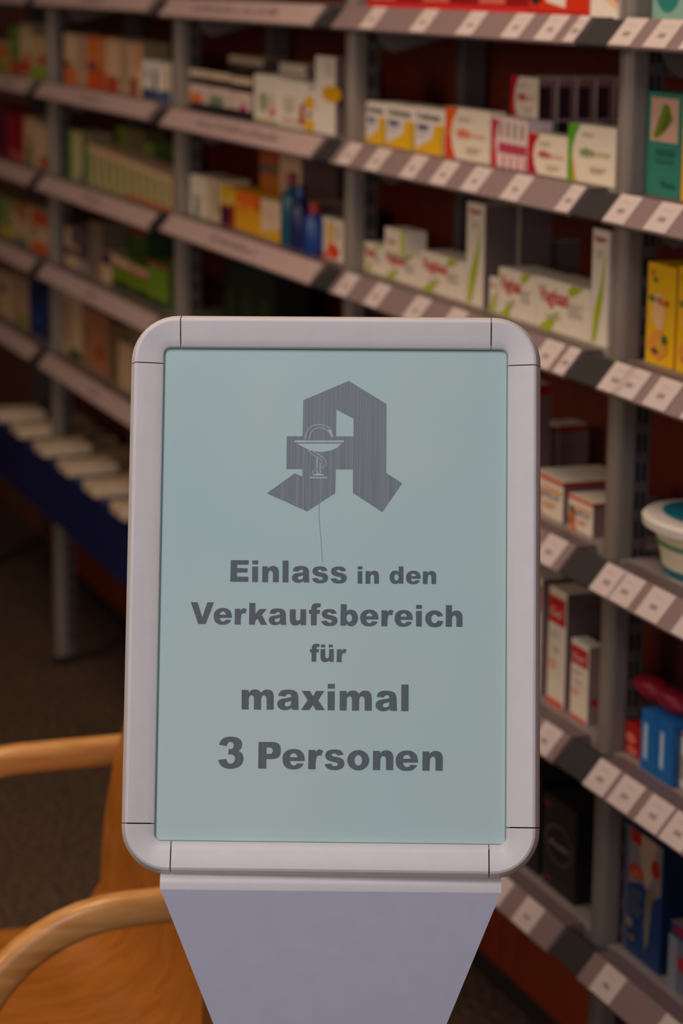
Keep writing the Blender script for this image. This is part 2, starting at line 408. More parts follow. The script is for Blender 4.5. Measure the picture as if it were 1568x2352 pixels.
# second shelf, bay 3
yw = [('r', 0, 0, 1, .66, YEL), ('p', [(.05, .08), (.35, .22), (.62, .34), (.68, .66), (.02, .66)], (225, 215, 215)), ('t', .08, .74, .8, .15, 'Calcium', (70, 72, 60)), ('r', .12, .5, .48, .62, (60, 70, 120)), ('r', .12, .38, .4, .42, (170, 160, 160)), ('r', .9, .0, 1, .62, (205, 170, 20))]
for q, (a, b, v) in enumerate([(818, 885, 238), (885, 951, 246), (951, 1019, 254)]):
    pack('medicine_box', 'yellow and white calcium box, ' + ['half behind the post', 'middle of three', 'touching the orange-edged box'][q], 3, 2, a, b, v, .05, WH, yw, group='yellow and white calcium boxes')
def vita(c1, c2, txt=True):
    arc = [(0, 0), (.26, 0), (.17, .25), (.14, .5), (.18, .75), (.3, 1), (0, 1)]
    arc2 = [(0, 0), (.26, 0), (.17, .25), (.14, .42), (0, .42)]
    return [('p', arc, c1), ('p', arc2, c2), ('t', .26, .42, .34, .22, 'vita', c1 if txt else c2), ('l', .62, .47, .3, .07, 1, (225, 170, 140)), ('l', .3, .8, .3, .025, 2, (190, 175, 160)), ('l', .5, .25, .35, .025, 3, (190, 180, 140))]
pack('medicine_box', 'white vitamin box with an orange curved edge', 3, 2, 1021, 1122, 258, .025, CW, vita((235, 95, 20), (225, 60, 10)))
for q in range(5):
    a = 1128 + q*16
    pack('medicine_box', 'slim white and pink box, %s of the five standing in a row' % (ORD[q] + ' from the left'), 3, 2, a, a+16, 268+q*3, .038, (232, 205, 200), ([('p', [(0, 0), (.9, 0), (.5, .5), (1, .95), (0, .95)], (200, 20, 60)), ('r', 0, 0, .7, .35, (205, 30, 30))] if q == 0 else [('r', .0, .3, 1, .5, (190, 60, 90)), ('r', .1, .62, .5, .92, (150, 140, 120)), ('r', .7, .02, .95, .25, (210, 90, 90))]), group='slim pink and white boxes in a row')
zt = LEV[2]-.004
s_st = S_of(1172, .085, zt+.06)
for q in range(5):
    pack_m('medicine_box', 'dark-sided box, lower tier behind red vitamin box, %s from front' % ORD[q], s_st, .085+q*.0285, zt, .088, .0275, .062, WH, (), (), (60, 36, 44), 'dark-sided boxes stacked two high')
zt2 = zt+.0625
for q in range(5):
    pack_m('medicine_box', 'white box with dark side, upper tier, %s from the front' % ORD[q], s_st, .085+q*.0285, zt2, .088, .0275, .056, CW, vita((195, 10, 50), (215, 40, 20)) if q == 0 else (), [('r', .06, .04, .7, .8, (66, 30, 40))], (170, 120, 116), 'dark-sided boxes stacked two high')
pack('medicine_box', 'white vitamin box with a red curved edge', 3, 2, 1211, 1301, 318, .038, CW, vita((195, 20, 20), (180, 10, 40)))
pack('medicine_box', 'taller white vitamin box with a green curved edge', 3, 2, 1302, 1410, 297, .038, CW, [('p', [(0, 0), (.16, 0), (.1, .3), (.1, .6), (.16, .8), (.26, 1), (0, 1)], (90, 165, 30)), ('p', [(.14, .02), (.2, .02), (.12, .4), (.08, .5)], (235, 150, 60)), ('t', .25, .45, .34, .18, 'vita', (100, 150, 50)), ('l', .62, .5, .28, .07, 1, (190, 185, 130)), ('l', .3, .85, .26, .02, 2, (190, 175, 150)), ('l', .5, .28, .35, .02, 3, (180, 170, 130))])
pack('medicine_box', 'teal green box with a leaf picture', 4, 2, 1478, 1558, 217, .06, (45, 125, 108), [('r', .12, .53, .93, .95, (205, 165, 140)), ('p', [(.2, .58), (.35, .74), (.5, .9), (.66, .88), (.78, .74), (.62, .66), (.48, .6), (.3, .55)], (110, 125, 30)), ('p', [(.35, .62), (.5, .72), (.6, .84), (.7, .76), (.55, .64)], (80, 100, 20)), ('r', .3, .40, .85, .46, (30, 95, 85)), ('r', .3, .33, .8, .37, (36, 105, 95)), ('t', .45, .1, .45, .06, 'Tee', (28, 85, 80))])
pack('medicine_box', 'golden yellow box beside the teal leaf box', 4, 2, 1561, 1640, 225, .06, (225, 165, 20), [('r', .1, .5, .9, .9, (150, 150, 40))])
# third shelf, bay 3 and 4
VR = (200, 40, 50)
vg = [('t', .06, .44, .56, .42, 'Vagisan', VR), ('p', [(.05, 0), (.3, .0), (.45, .42), (.35, .36)], LIM), ('p', [(.6, .86), (.68, 1), (.9, 1), (.66, .76)], LIM), ('l', .62, .62, .28, .03, 5, (190, 175, 165)), ('l', .2, .3, .3, .025, 2, (200, 180, 170))]
for q, (a, b, v, t) in enumerate([(815, 878, 566, 'half hidden by the post'), (879, 962, 590, 'under the little box on top'), (963, 1066, 604, 'left of the tall slim box')]):
    pack('medicine_box', 'white box with red Vagisan lettering and green streak, ' + t, 3, 3, a, b, v, .05, CW, vg, group='low white boxes with red lettering')
sb = S_of(884, .034, LEV[3]+.09)
pack_m('medicine_box', 'little white box with green edge lying on top of the low boxes', S_of(884, .036, 1.27), .036, Z_of(583, S_of(910, .036, 1.27), .036), .084, .035, .036, CW, [('r', .78, 0, 1, 1, (200, 195, 60)), ('t', .15, .3, .4, .3, 'Vagisan', (215, 120, 110))])
tall = [('t', .12, .88, .7, .07, 'Vagisan', (180, 60, 60)), ('p', [(.12, .02), (.38, .04), (.72, .42), (.82, .8), (.6, .55), (.25, .3)], LIM), ('l', .3, .80, .4, .012, 3, (190, 170, 160))]
for q in range(2):
    o_ = FRONT + q*.052
    s_ = S_of(1068, FRONT, LEV[3])
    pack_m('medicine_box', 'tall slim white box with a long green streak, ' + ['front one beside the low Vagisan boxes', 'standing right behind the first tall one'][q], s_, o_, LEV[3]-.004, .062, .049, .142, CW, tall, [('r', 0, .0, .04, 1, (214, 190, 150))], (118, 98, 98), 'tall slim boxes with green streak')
pack('medicine_box', 'narrow white box with a red word next to the tall slim box', 3, 3, 1122, 1142, 640, .09, CW, [('t', .1, .72, .8, .1, 'Va', VR), ('p', [(.1, 0), (.7, 0), (.95, .6), (.5, .5)], LIM)], [], (130, 112, 106))
pack_m('medicine_box', 'low white box half hidden behind the large Vagisan boxes', S_of(1208, .14, 1.25), .14, LEV[3]-.004, .05, .06, .088, CW, [('t', .2, .6, .6, .2, 'Vagisan', VR)], [], (120, 100, 98))
pack('medicine_box', 'larger white Vagisan box, left one of two by the sign corner', 3, 3, 1143, 1228, 636, .055, CW, vg, group='larger Vagisan boxes')
pack('medicine_box', 'larger white Vagisan box, right one of two by the sign corner', 3, 3, 1229, 1352, 668, .055, CW, vg, group='larger Vagisan boxes')
pack('medicine_box', 'tall slim white box with green streak against the right post', 3, 3, 1353, 1392, 532, .012, CW, tall)
yb = [('e', .2, .9, .08, .03, (215, 110, 30)), ('e', .3, .84, .1, .03, (130, 130, 50)), ('p', [(.2, .45), (.55, .3), (.7, .5), (.6, .72), (.3, .7)], (235, 190, 130)), ('t', .1, .62, .4, .06, 'Bio', (80, 110, 70)), ('t', .45, .60, .38, .08, 'Rot', (210, 40, 20)),
      ('p', [(.2, .1), (.5, .06), (.8, .14), (.72, .3), (.55, .36), (.3, .33), (.1, .2)], (232, 150, 60)), ('e', .7, .27, .1, .05, (60, 110, 60)), ('e', .4, .14, .14, .03, (100, 50, 30)), ('p', [(.45, .15), (.62, .12), (.6, .3), (.5, .3)], (225, 170, 60))]
pack('medicine_box', 'yellow box printed with fruit and small plants, beside the right post', 4, 3, 1480, 1545, 616, .06, (240, 185, 15), yb, [], (190, 120, 10))
pack('medicine_box', 'yellow box with fruit print cut off by the right edge', 4, 3, 1549, 1625, 628, .06, (240, 185, 15), yb, [], (190, 120, 10))
# fourth shelf
ob = [('r', 0, .9, 1, 1, (225, 60, 15)), ('p', [(.02, .1), (.3, .05), (.35, .6), (.1, .7)], (180, 110, 60)), ('e', .18, .62, .1, .08, (50, 40, 35)), ('t', .38, .5, .5, .1, 'Med', (130, 115, 135)), ('l', .42, .35, .4, .03, 3, (225, 150, 110)), ('p', [(.1, .0), (.4, .0), (.3, .25)], (230, 120, 60)), ('r', .38, .66, .95, .74, (235, 150, 100))]
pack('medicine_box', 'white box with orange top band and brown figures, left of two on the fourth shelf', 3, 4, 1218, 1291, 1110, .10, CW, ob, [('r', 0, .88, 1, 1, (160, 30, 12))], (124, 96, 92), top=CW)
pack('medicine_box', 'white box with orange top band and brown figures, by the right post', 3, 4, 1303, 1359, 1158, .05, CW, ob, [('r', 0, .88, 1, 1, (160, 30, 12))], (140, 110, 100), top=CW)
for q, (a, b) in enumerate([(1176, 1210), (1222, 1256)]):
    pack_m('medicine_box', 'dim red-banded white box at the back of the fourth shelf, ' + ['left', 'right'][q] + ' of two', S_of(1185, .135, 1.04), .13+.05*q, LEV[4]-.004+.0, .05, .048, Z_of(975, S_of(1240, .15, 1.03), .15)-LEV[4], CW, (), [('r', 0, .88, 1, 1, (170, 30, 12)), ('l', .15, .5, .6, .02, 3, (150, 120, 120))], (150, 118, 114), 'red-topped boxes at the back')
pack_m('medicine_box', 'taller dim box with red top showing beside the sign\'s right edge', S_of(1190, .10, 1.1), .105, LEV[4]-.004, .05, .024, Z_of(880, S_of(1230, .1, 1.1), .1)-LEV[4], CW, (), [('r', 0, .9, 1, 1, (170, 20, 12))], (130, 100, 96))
# tub, bay 4
so = S_of(1592, .06, LEV[4]+.03)
k = MB(); k.lathe([(.062, 0), (.070, .03), (.078, .058), (.078, .060)], mat((240, 226, 196), .4), 40, 0, 0, 1.15, .8)
tub = link('tub', None, None, L(so, .085, LEV[4]-.003), ROTZ); tag(tub, 'oval white plastic tub with a teal rim band at the right edge', 'tub'); k.done('bowl', tub, sm=30)
k = MB(); k.lathe([(.078, .058), (.094, .061), (.095, .070), (.090, .074), (.02, .079)], mat((222, 214, 205), .4), 40, 0, 0, 1.15, .8); k.done('lid', tub, sm=30)
k = MB(); k.lathe([(.068, .0775), (.030, .0815)], mat((20, 120, 140), .4), 40, 0, 0, 1.15, .8); k.done('lid_print', tub)
k = MB(); k.lathe([(.0648, .004), (.0668, .014)], mat((40, 110, 130), .4), 40, 0, 0, 1.15, .8); k.lathe([(.0745, .040), (.0755, .046)], mat((90, 150, 110), .4), 40, 0, 0, 1.15, .8); k.done('side_band', tub)
for q in range(2):
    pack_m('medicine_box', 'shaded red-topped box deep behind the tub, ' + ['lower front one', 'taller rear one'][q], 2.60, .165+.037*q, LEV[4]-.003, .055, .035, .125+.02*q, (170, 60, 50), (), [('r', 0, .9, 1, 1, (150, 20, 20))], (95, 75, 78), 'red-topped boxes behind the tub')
# fifth shelf
tb = [('r', .05, .70, .97, .93, (205, 30, 40)), ('l', .2, .62, .5, .01, 3, (200, 185, 165)), ('e', .3, .35, .2, .05, (236, 178, 146)), ('r', 0, .0, .95, .05, (225, 90, 80)), ('l', .3, .5, .4, .008, 4, (205, 190, 170)), ('t', .15, .76, .65, .08, 'Gel', (235, 180, 170))]
pack('medicine_box', 'tall white box with a red square at the sign\'s right edge, mostly hidden by it', 3, 5, 1188, 1238, 1330, .05, CW, tb, [('r', .2, .2, .6, .3, RED)], (150, 122, 112), group='tall white boxes with red square')
pack('medicine_box', 'tall white box with a red square, taller one fully in view', 3, 5, 1254, 1294, 1365, .06, CW, tb, [('r', .15, .18, .55, .26, (190, 20, 40)), ('r', .5, .86, 1, .9, (120, 80, 80))], (120, 98, 96), group='tall white boxes with red square')
pack('medicine_box', 'tall white box with a red square, shorter one by the right post', 3, 5, 1307, 1347, 1487, .022, CW, tb, [('r', .25, .24, .7, .33, (190, 20, 40))], (150, 124, 112), group='tall white boxes with red square', top=CW)
pack('medicine_box', 'small dark red box with two pale round logos, right of the post', 4, 5, 1428, 1474, 1680, .05, (165, 20, 18), [('e', .35, .55, .3, .17, (225, 110, 90)), ('e', .45, .18, .3, .14, (215, 100, 85))], [], (110, 12, 12))
bb = [('r', 0, 0, 1, 1, (20, 105, 175)), ('r', .15, .18, .45, .8, (120, 170, 205)), ('r', .22, .22, .38, .75, (190, 205, 215)), ('e', .85, .93, .5, .10, (140, 20, 50))]
pack('medicine_box', 'bright blue box with upright white lettering, beside the dark red box', 4, 5, 1470, 1506, 1648, .08, (20, 105, 175), bb[:3], [('e', .5, .8, .3, .12, (140, 20, 50))], (20, 90, 150), off=.034, group='bright blue boxes')
blue = pack('medicine_box', 'bright blue box with upright white lettering, second one', 4, 5, 1507, 1543, 1668, .08, (20, 105, 175), bb[:3], [('e', .5, .8, .3, .12, (140, 20, 50))], (20, 90, 150), off=.034, group='bright blue boxes')
for q, (uu, vv) in enumerate([(1528, 1640), (1580, 1668)]):
    k = MB(); rr = [(.001, 0), (.022, .003), (.032, .014), (.035, .024), (.030, .034), (.018, .042), (0.001, .044)]
    k.lathe([(r_, z_*.6-.0135) for r_, z_ in rr], mat((140, 18, 44), .35), 24, 0, 0, 1.3, .55)
    sq = S_of(uu, .075, .83); o = k.done('soap_dish', None, L(sq, .062, blue.location.z + max(v.co.z for v in blue.data.vertices) + .0137), ROTZ, sm=40); tag(o, 'dark red rounded case lying on the blue boxes, ' + ['left one', 'right one at the picture edge'][q], 'case', 'dark red cases')
pack('medicine_box', 'cream box with grey pictures at the right edge of the fifth shelf', 4, 5, 1549, 1640, 1730, .07, CW, [('r', .05, .35, .7, .6, (170, 155, 120)), ('r', 0, .93, 1, 1, (180, 60, 40)), ('l', .1, .3, .6, .03, 3, (140, 130, 110))], [])
# lowest shelf
bk = [('e', .5, .52, .44, .22, (58, 58, 62)), ('e', .5, .52, .36, .18, (16, 15, 16)), ('t', .2, .49, .62, .05, 'Activ', (150, 120, 118)), ('e', .2, .1, .1, .02, (120, 30, 24)), ('e', .15, .9, .12, .03, (110, 20, 18))]
pack('medicine_box', 'tall black box with a grey oval emblem, mostly hidden by the sign', 3, 6, 1172, 1234, 1790, .09, (22, 20, 20), bk, [], (16, 14, 14), group='tall black boxes')
pack('medicine_box', 'tall black box with a grey oval emblem and pale word, beside the right post', 3, 6, 1243, 1318, 1870, .08, (22, 20, 20), bk, [], (16, 14, 14), group='tall black boxes')
tbx = [('r', .0, .0, .12, 1, (96, 100, 130)), ('p', [(.12, .55), (.5, .62), (.8, .55), (1, .62), (1, 1), (.12, 1)], (150, 140, 140)), ('p', [(.35, 1), (.85, 1), (.75, .7), (.62, .6), (.5, .7)], (205, 178, 150)),
       ('p', [(.62, .6), (.8, .62), (.72, .2), (.62, .1), (.58, .3)], (130, 128, 105)), ('e', .84, .8, .12, .07, (190, 30, 14)), ('r', .15, .9, .45, 1, (190, 26, 22)), ('e', .34, .68, .2, .055, (205, 50, 24)), ('e', .36, .67, .12, .025, (225, 120, 70)),
       ('l', .18, .52, .4, .02, 6, (90, 100, 115)), ('e', .2, .25, .1, .04, (150, 130, 120)), ('e', .28, .14, .1, .03, (120, 95, 80))]
pack('medicine_box', 'large navy box picturing a toothbrush head with red badges, right of the post', 4, 6, 1428, 1512, 1950, .10, (14, 62, 120), tbx, [], (8, 36, 66))
pack('medicine_box', 'blue and white box cut off by the right edge on the lowest shelf', 4, 6, 1533, 1640, 2195, .07, (120, 130, 150), [('r', 0, .82, 1, 1, (14, 50, 110)), ('r', .1, .88, .6, .97, (180, 30, 50)), ('e', .35, .45, .22, .12, (190, 40, 40)), ('l', .35, .3, .5, .04, 4, (50, 70, 100)), ('r', 0, 0, .2, .8, (150, 155, 170))], top=(150, 130, 125))

# ---- bay 2 (above the sign's left half)
bl = [('r', 0, 0, 1, 1, (20, 18, 18)), ('r', 0, .2, 1, .62, (226, 200, 190)), ('r', .0, .80, 1, .97, (226, 200, 170))]
for q, (a, b, v, cc) in enumerate([(428, 480, 160, (230, 120, 40)), (481, 531, 168, (120, 140, 110)), (532, 580, 178, (190, 40, 120))]):
    pack('medicine_box', 'black banded white box with a %s mark, %s of three' % (['orange', 'grey-green', 'magenta'][q], ['leftmost', 'middle', 'rightmost'][q]), 2, 2, a, b, v, .055, (24, 22, 22), bl + [('p', [(.05, .2), (.6, .2), (.75, .36), (.5, .44), (.05, .42)] if q != 2 else [(.35, .19), (.8, .19), (.6, .4)], cc)], [], (40, 34, 34), group='black banded boxes')
for q, (a, b, v) in enumerate([(522, 562, 130), (563, 603, 136)]):
    pack('medicine_box', 'cream box with black base showing above and behind the banded boxes, ' + ['left', 'right'][q], 2, 2, a, b, v, .05, (214, 188, 160), [('r', 0, .75, 1, .86, (40, 34, 34))], [], (90, 70, 66), off=.12, group='boxes behind the banded boxes')
wb = [('r', .0, 0, 1, .08, (190, 170, 120)), ('r', .25, .25, .5, .62, (150, 160, 100)), ('e', .75, .25, .14, .09, (225, 120, 90)), ('l', .5, .55, .4, .03, 4, (200, 180, 160))]
wb2 = [('l', .2, .6, .5, .03, 6, (190, 170, 150)), ('r', .1, .12, .8, .17, (200, 130, 80)), ('p', [(.8, .1), (1, .1), (1, .6), (.85, .5)], (170, 50, 20))]
pack('medicine_box', 'white box with a green mark right of the black banded boxes', 2, 2, 583, 640, 176, .055, WH, wb, [])
pack('medicine_box', 'white box with a dark red corner left of the yellow striped one', 2, 2, 641, 699, 190, .055, WH, wb2, [])
pack('medicine_box', 'narrow white box with two yellow patches beside the tall white box', 2, 2, 700, 722, 210, .06, WH, [('r', 0, .55, 1, .85, YEL), ('r', 0, .02, 1, .3, YEL), ('e', .5, .42, .3, .06, (120, 90, 110))], [])
pack('medicine_box', 'white box lying behind the white boxes, seen from above', 2, 2, 640, 700, 150, .09, (230, 214, 190), (), [], (150, 120, 110), off=.102, top=WH)
pack('medicine_box', 'tall white box with a yellow disc next to the post', 2, 2, 723, 768, 132, .014, WH, [('e', .85, .53, .5, .11, (225, 165, 10)), ('r', .5, .75, .9, .95, (225, 200, 180))], [], (130, 104, 100))
# third shelf
pack('medicine_box', 'cream box with a teal corner at the left of the third shelf', 2, 3, 428, 470, 408, .06, CW, [('r', .3, .0, .7, .35, (130, 150, 150)), ('e', .5, .45, .3, .08, (170, 165, 130))], [])
pack('medicine_box', 'plain cream box between the teal-cornered and the purple one', 2, 3, 471, 503, 416, .06, (216, 190, 160), [('r', .7, .2, .9, .9, (140, 140, 120))], [])
pack('medicine_box', 'yellow box with a dark purple lower half', 2, 3, 504, 541, 436, .06, (225, 175, 30), [('r', .05, 0, .75, .52, (80, 10, 50)), ('r', .5, .6, .9, .8, (225, 190, 110)), ('r', .75, 0, 1, .6, (170, 60, 10))], [])
pack('medicine_box', 'orange and yellow box with rounded colour field', 2, 3, 542, 598, 452, .06, (232, 165, 20), [('r', 0, .68, 1, 1, (235, 110, 25)), ('e', .3, .62, .2, .12, (240, 130, 40)), ('r', .75, .6, 1, 1, (230, 90, 20))], [], (150, 90, 20))
pack('medicine_box', 'white and yellow box left of the dark bottles', 2, 3, 599, 645, 468, .06, (232, 205, 170), [('p', [(0, 0), (1, 0), (1, .35), (.6, .25), (0, .15)], (225, 170, 20)), ('e', .45, .6, .3, .22, (226, 190, 160))], [], (150, 100, 40))
pack('medicine_box', 'amber box with a grey band standing at the back of the third shelf', 2, 3, 596, 640, 350, .07, (190, 110, 30), [('r', 0, .7, 1, .82, (110, 96, 86)), ('r', 0, .82, 1, 1, (180, 90, 20))], [], (90, 60, 40), off=.107)
pack('medicine_box', 'tall cream box at the back behind the dark bottles', 2, 3, 641, 690, 362, .07, (214, 180, 150), [('r', .1, .5, .8, .55, (180, 150, 130))], [], (120, 92, 84), off=.107)
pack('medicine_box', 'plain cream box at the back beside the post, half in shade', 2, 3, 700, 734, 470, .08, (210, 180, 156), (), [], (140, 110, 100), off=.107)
def bottle(label, u, bay, j, hgt, r, col, cap, off, group=None, name='bottle'):
    z = lev(bay, j)-.004; s = S_of(u, off, z)
    e = link(name, None, None, L(s, off, z), ROTZ); tag(e, label, name, group)
    k = MB(); k.lathe([(r*.9, 0), (r, .004), (r, hgt*.62), (r*.8, hgt*.72), (r*.4, hgt*.80), (r*.38, hgt*.84)], mat(col, .3), 24); k.done('body', e, sm=40)
    k = MB(); k.lathe([(r*.5, hgt*.82), (r*.5, hgt*.98), (r*.42, hgt)], mat(cap, .35), 20); k.done('cap', e, sm=40)
    return e
bottle('dark teal bottle with a crimson cap on the third shelf', 668, 2, 3, .122, .018, (20, 80, 100), (150, 20, 50), .05)
bottle('navy blue bottle next to the teal one', 690, 2, 3, .105, .018, (24, 34, 86), (40, 60, 130), .045)
bottle('blue bottle with a red cap left of the white and orange box', 722, 2, 3, .085, .019, (24, 60, 130), (170, 50, 40), .035)
pack('medicine_box', 'white box with a yellow bar and a red-orange spot by the post', 2, 3, 733, 786, 510, .02, CW, [('r', .35, .35, .62, .92, (235, 180, 50)), ('e', .62, .22, .28, .18, (225, 70, 10)), ('p', [(0, .0), (.4, .0), (.4, .16), (0, .12)], (225, 110, 50)), ('l', .72, .8, .22, .03, 6, (190, 160, 140))], [])
# fourth shelf
for q in range(4):
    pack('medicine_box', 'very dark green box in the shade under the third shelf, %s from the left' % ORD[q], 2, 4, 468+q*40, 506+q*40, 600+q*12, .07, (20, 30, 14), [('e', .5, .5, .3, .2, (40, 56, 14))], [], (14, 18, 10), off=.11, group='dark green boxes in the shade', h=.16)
bottle('white conical bottle just above the sign\'s top edge', 736, 2, 4, .135, .026, (226, 214, 200), (226, 214, 200), .06)

# ---- bay 1
def row(bay, j, items, group):
    for it in items:
        lab, a, b, v, colr, pr = it[:6]; dep = it[6] if len(it) > 6 else .06
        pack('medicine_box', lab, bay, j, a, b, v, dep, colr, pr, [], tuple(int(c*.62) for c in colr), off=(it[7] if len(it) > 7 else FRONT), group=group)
OR = (226, 116, 50); BG = (196, 160, 128); CM = (222, 186, 146)
row(1, 2, [
 ('tall cream box with an orange foot, leftmost of the tall boxes', 148, 176, 78, CM, [('r', 0, 0, 1, .35, OR), ('r', 0, .35, .6, .45, (110, 40, 70))]),
 ('tall beige box beside the leftmost cream one', 177, 199, 82, BG, [('l', .2, .7, .5, .05, 4, (160, 130, 104))]),
 ('tall orange box, left of the orange pair', 200, 224, 84, OR, [('r', 0, .35, 1, .5, (140, 60, 80)), ('r', 0, 0, 1, .3, (220, 90, 30))]),
 ('tall orange and beige box, right of the orange pair', 225, 244, 88, (214, 130, 76), [('r', 0, 0, .8, .4, (210, 80, 30))]),
 ('tall cream box with a rust red foot', 245, 272, 90, CM, [('r', 0, 0, 1, .3, (190, 70, 34))]),
 ('plain tall beige box', 273, 299, 94, BG, [('r', .3, .2, .6, .8, (180, 146, 112))]),
 ('tall pale box with a dark red corner', 300, 326, 100, CM, [('r', .0, 0, .6, .35, (160, 50, 36)), ('r', .4, .5, .9, .95, (220, 140, 90))]),
 ('small white and blue box, left of three', 327, 348, 140, WH, [('r', 0, 0, 1, .28, (40, 50, 110)), ('l', .3, .7, .4, .05, 3, (90, 90, 120))], .05),
 ('small white and blue box, middle of three', 349, 368, 144, WH, [('r', .2, 0, .6, .8, (60, 66, 110)), ('r', 0, 0, 1, .25, (40, 56, 110))], .05),
 ('small white and blue box, right of three', 369, 392, 150, WH, [('r', 0, 0, 1, .3, (50, 80, 130)), ('r', .6, .3, .9, .9, (220, 180, 120))], .05)], 'boxes on the second shelf of the second bay')
row(1, 3, [
 ('tall cream and green box, left end', 158, 178, 302, (190, 190, 120), [('r', 0, 0, .4, 1, (90, 140, 60))]),
 ('tall cream and dark green box beside it', 179, 200, 308, CM, [('r', .5, 0, 1, 1, (50, 120, 60)), ('r', .3, 0, 1, .2, (80, 100, 110))]),
 ('tall green box standing at the back', 268, 296, 296, (120, 140, 50), [], .05, .116),
 ('tall brownish box standing at the back', 297, 330, 302, (130, 110, 70), [], .05, .116),
 ('tall green and rust box at the back right', 331, 352, 330, (120, 150, 50), [('r', 0, .5, 1, .7, (190, 90, 40))], .05, .116)] , 'boxes on the third shelf of the second bay')
for q in range(11):
    a = 202 + q*17.4
    pack('medicine_box', 'slim white box with green spine, %s from the left in the row of eleven' % ORD[q], 1, 3, a, a+17.4, 336+q*7.2, .07, CM, [('r', .1, .12, .55, .85, (110, 150, 50)), ('r', .1, 0, .9, .12, (210, 90, 40) if q > 4 else (170, 170, 110))], [], (150, 120, 90), group='slim green-spined boxes')
row(1, 4, [
 ('white box with purple print at the left end', 150, 178, 532, CM, [('r', 0, .3, 1, .5, (80, 50, 80)), ('r', .5, .6, 1, 1, (60, 50, 70))]),
 ('purple-grey box with a white base', 179, 205, 518, (90, 70, 86), [('r', 0, 0, 1, .25, (160, 150, 140))]),
 ('tall grey-beige box in the middle of the fourth shelf', 206, 232, 516, (150, 128, 100), [('r', .2, .1, .5, .9, (120, 100, 84))]),
 ('white box with purple top band', 233, 256, 586, CM, [('r', 0, .6, 1, 1, (86, 50, 80))]),
 ('white-topped green box with small red squares, left of two', 257, 298, 600, (110, 140, 30), [('r', 0, .72, 1, 1, (222, 180, 150)), ('e', .3, .7, .12, .06, (180, 40, 30)), ('e', .8, .66, .12, .06, (180, 40, 30)), ('p', [(0, 0), (1, 0), (1, .3), (0, .2)], (40, 60, 24))]),
 ('white-topped green box with small red squares, right of two', 299, 340, 622, (110, 140, 30), [('r', 0, .76, 1, 1, (222, 160, 140)), ('e', .3, .72, .12, .06, (180, 40, 30)), ('e', .8, .7, .12, .06, (180, 40, 30)), ('p', [(0, 0), (1, 0), (1, .3), (0, .2)], (40, 60, 24))]),
 ('leaf green box with a dark base beside the post', 341, 384, 612, (120, 150, 40), [('r', 0, 0, 1, .16, (20, 60, 40)), ('r', 0, .9, 1, 1, (150, 40, 50))], .05),
 ('dark green box with red lid line at the back', 290, 336, 530, (60, 90, 24), [('r', 0, .88, 1, 1, (150, 40, 50))], .06, .107)], 'boxes on the fourth shelf of the second bay')
row(1, 5, [
 ('tall cream box with a dark green cap line', 146, 188, 690, CM, [('r', .3, 0, 1, .14, (40, 80, 40)), ('r', .1, .2, .4, .9, (170, 140, 100))]),
 ('tall tan box left of the brown one', 189, 214, 712, (180, 124, 86), [('l', .2, .6, .5, .04, 4, (150, 90, 60))]),
 ('tall brown box with orange print', 215, 246, 730, (190, 120, 80), [('e', .5, .35, .3, .1, (160, 80, 40))]),
 ('tall olive brown box', 247, 272, 750, (130, 104, 64), []),
 ('tall cream box touching the sign\'s left edge', 273, 306, 770, CM, [('r', 0, .8, 1, 1, (120, 100, 60))])], 'boxes on the fifth shelf of the second bay')
# ---- bay 0
row(0, 2, [
 ('orange and green box at the picture\'s left edge', -14, 22, 96, (200, 160, 110), [('r', 0, .55, 1, .8, (220, 100, 30)), ('r', .2, 0, .9, .4, (150, 160, 40))]),
 ('tall green box next to the orange one', 23, 46, 60, (110, 140, 60), [('r', 0, 0, 1, .3, (190, 80, 50))]),
 ('tall cream box with red foot', 47, 72, 56, CM, [('r', 0, .05, 1, .3, (200, 70, 40)), ('r', .5, .3, 1, .45, (200, 110, 60))]),
 ('cream box with lime green foot beside the post', 73, 104, 84, (206, 176, 124), [('r', 0, 0, 1, .3, (150, 180, 30)), ('r', .5, .32, 1, .55, (200, 60, 50))], .05)], 'boxes on the second shelf of the far left bay')
row(0, 3, [
 ('magenta and purple box at the picture\'s left edge', -20, 22, 250, (140, 10, 34), [('r', .3, 0, .8, .9, (90, 20, 60))]),
 ('deep red box beside the magenta one', 23, 56, 262, (160, 4, 24), [('r', 0, 0, 1, .22, (190, 80, 80))]),
 ('cream box with green print', 57, 84, 272, CM, [('r', .2, 0, .7, .4, (110, 130, 60)), ('r', .4, .4, .8, .6, (190, 150, 70))]),
 ('cream box with an orange corner by the post', 85, 112, 290, CM, [('r', .2, .02, .9, .3, (190, 90, 50))], .05)], 'boxes on the third shelf of the far left bay')
row(0, 4, [
 ('green and yellow box at the picture\'s left edge', -10, 28, 458, (150, 160, 90), [('r', .4, 0, 1, .25, (220, 190, 40)), ('r', 0, .3, .3, .9, (90, 140, 60))]),
 ('brown and cream box with a teal foot', 29, 64, 470, (190, 130, 70), [('p', [(0, .1), (1, 0), (1, .5), (0, .75)], CM), ('r', .3, 0, 1, .15, (90, 130, 120))]),
 ('cream box with red-orange top and base beside the post', 65, 112, 488, CM, [('r', .2, .6, 1, .95, (210, 90, 50)), ('r', .2, 0, 1, .22, (232, 96, 20)), ('r', .2, .3, .4, .55, (140, 150, 90))], .05)], 'boxes on the fourth shelf of the far left bay')
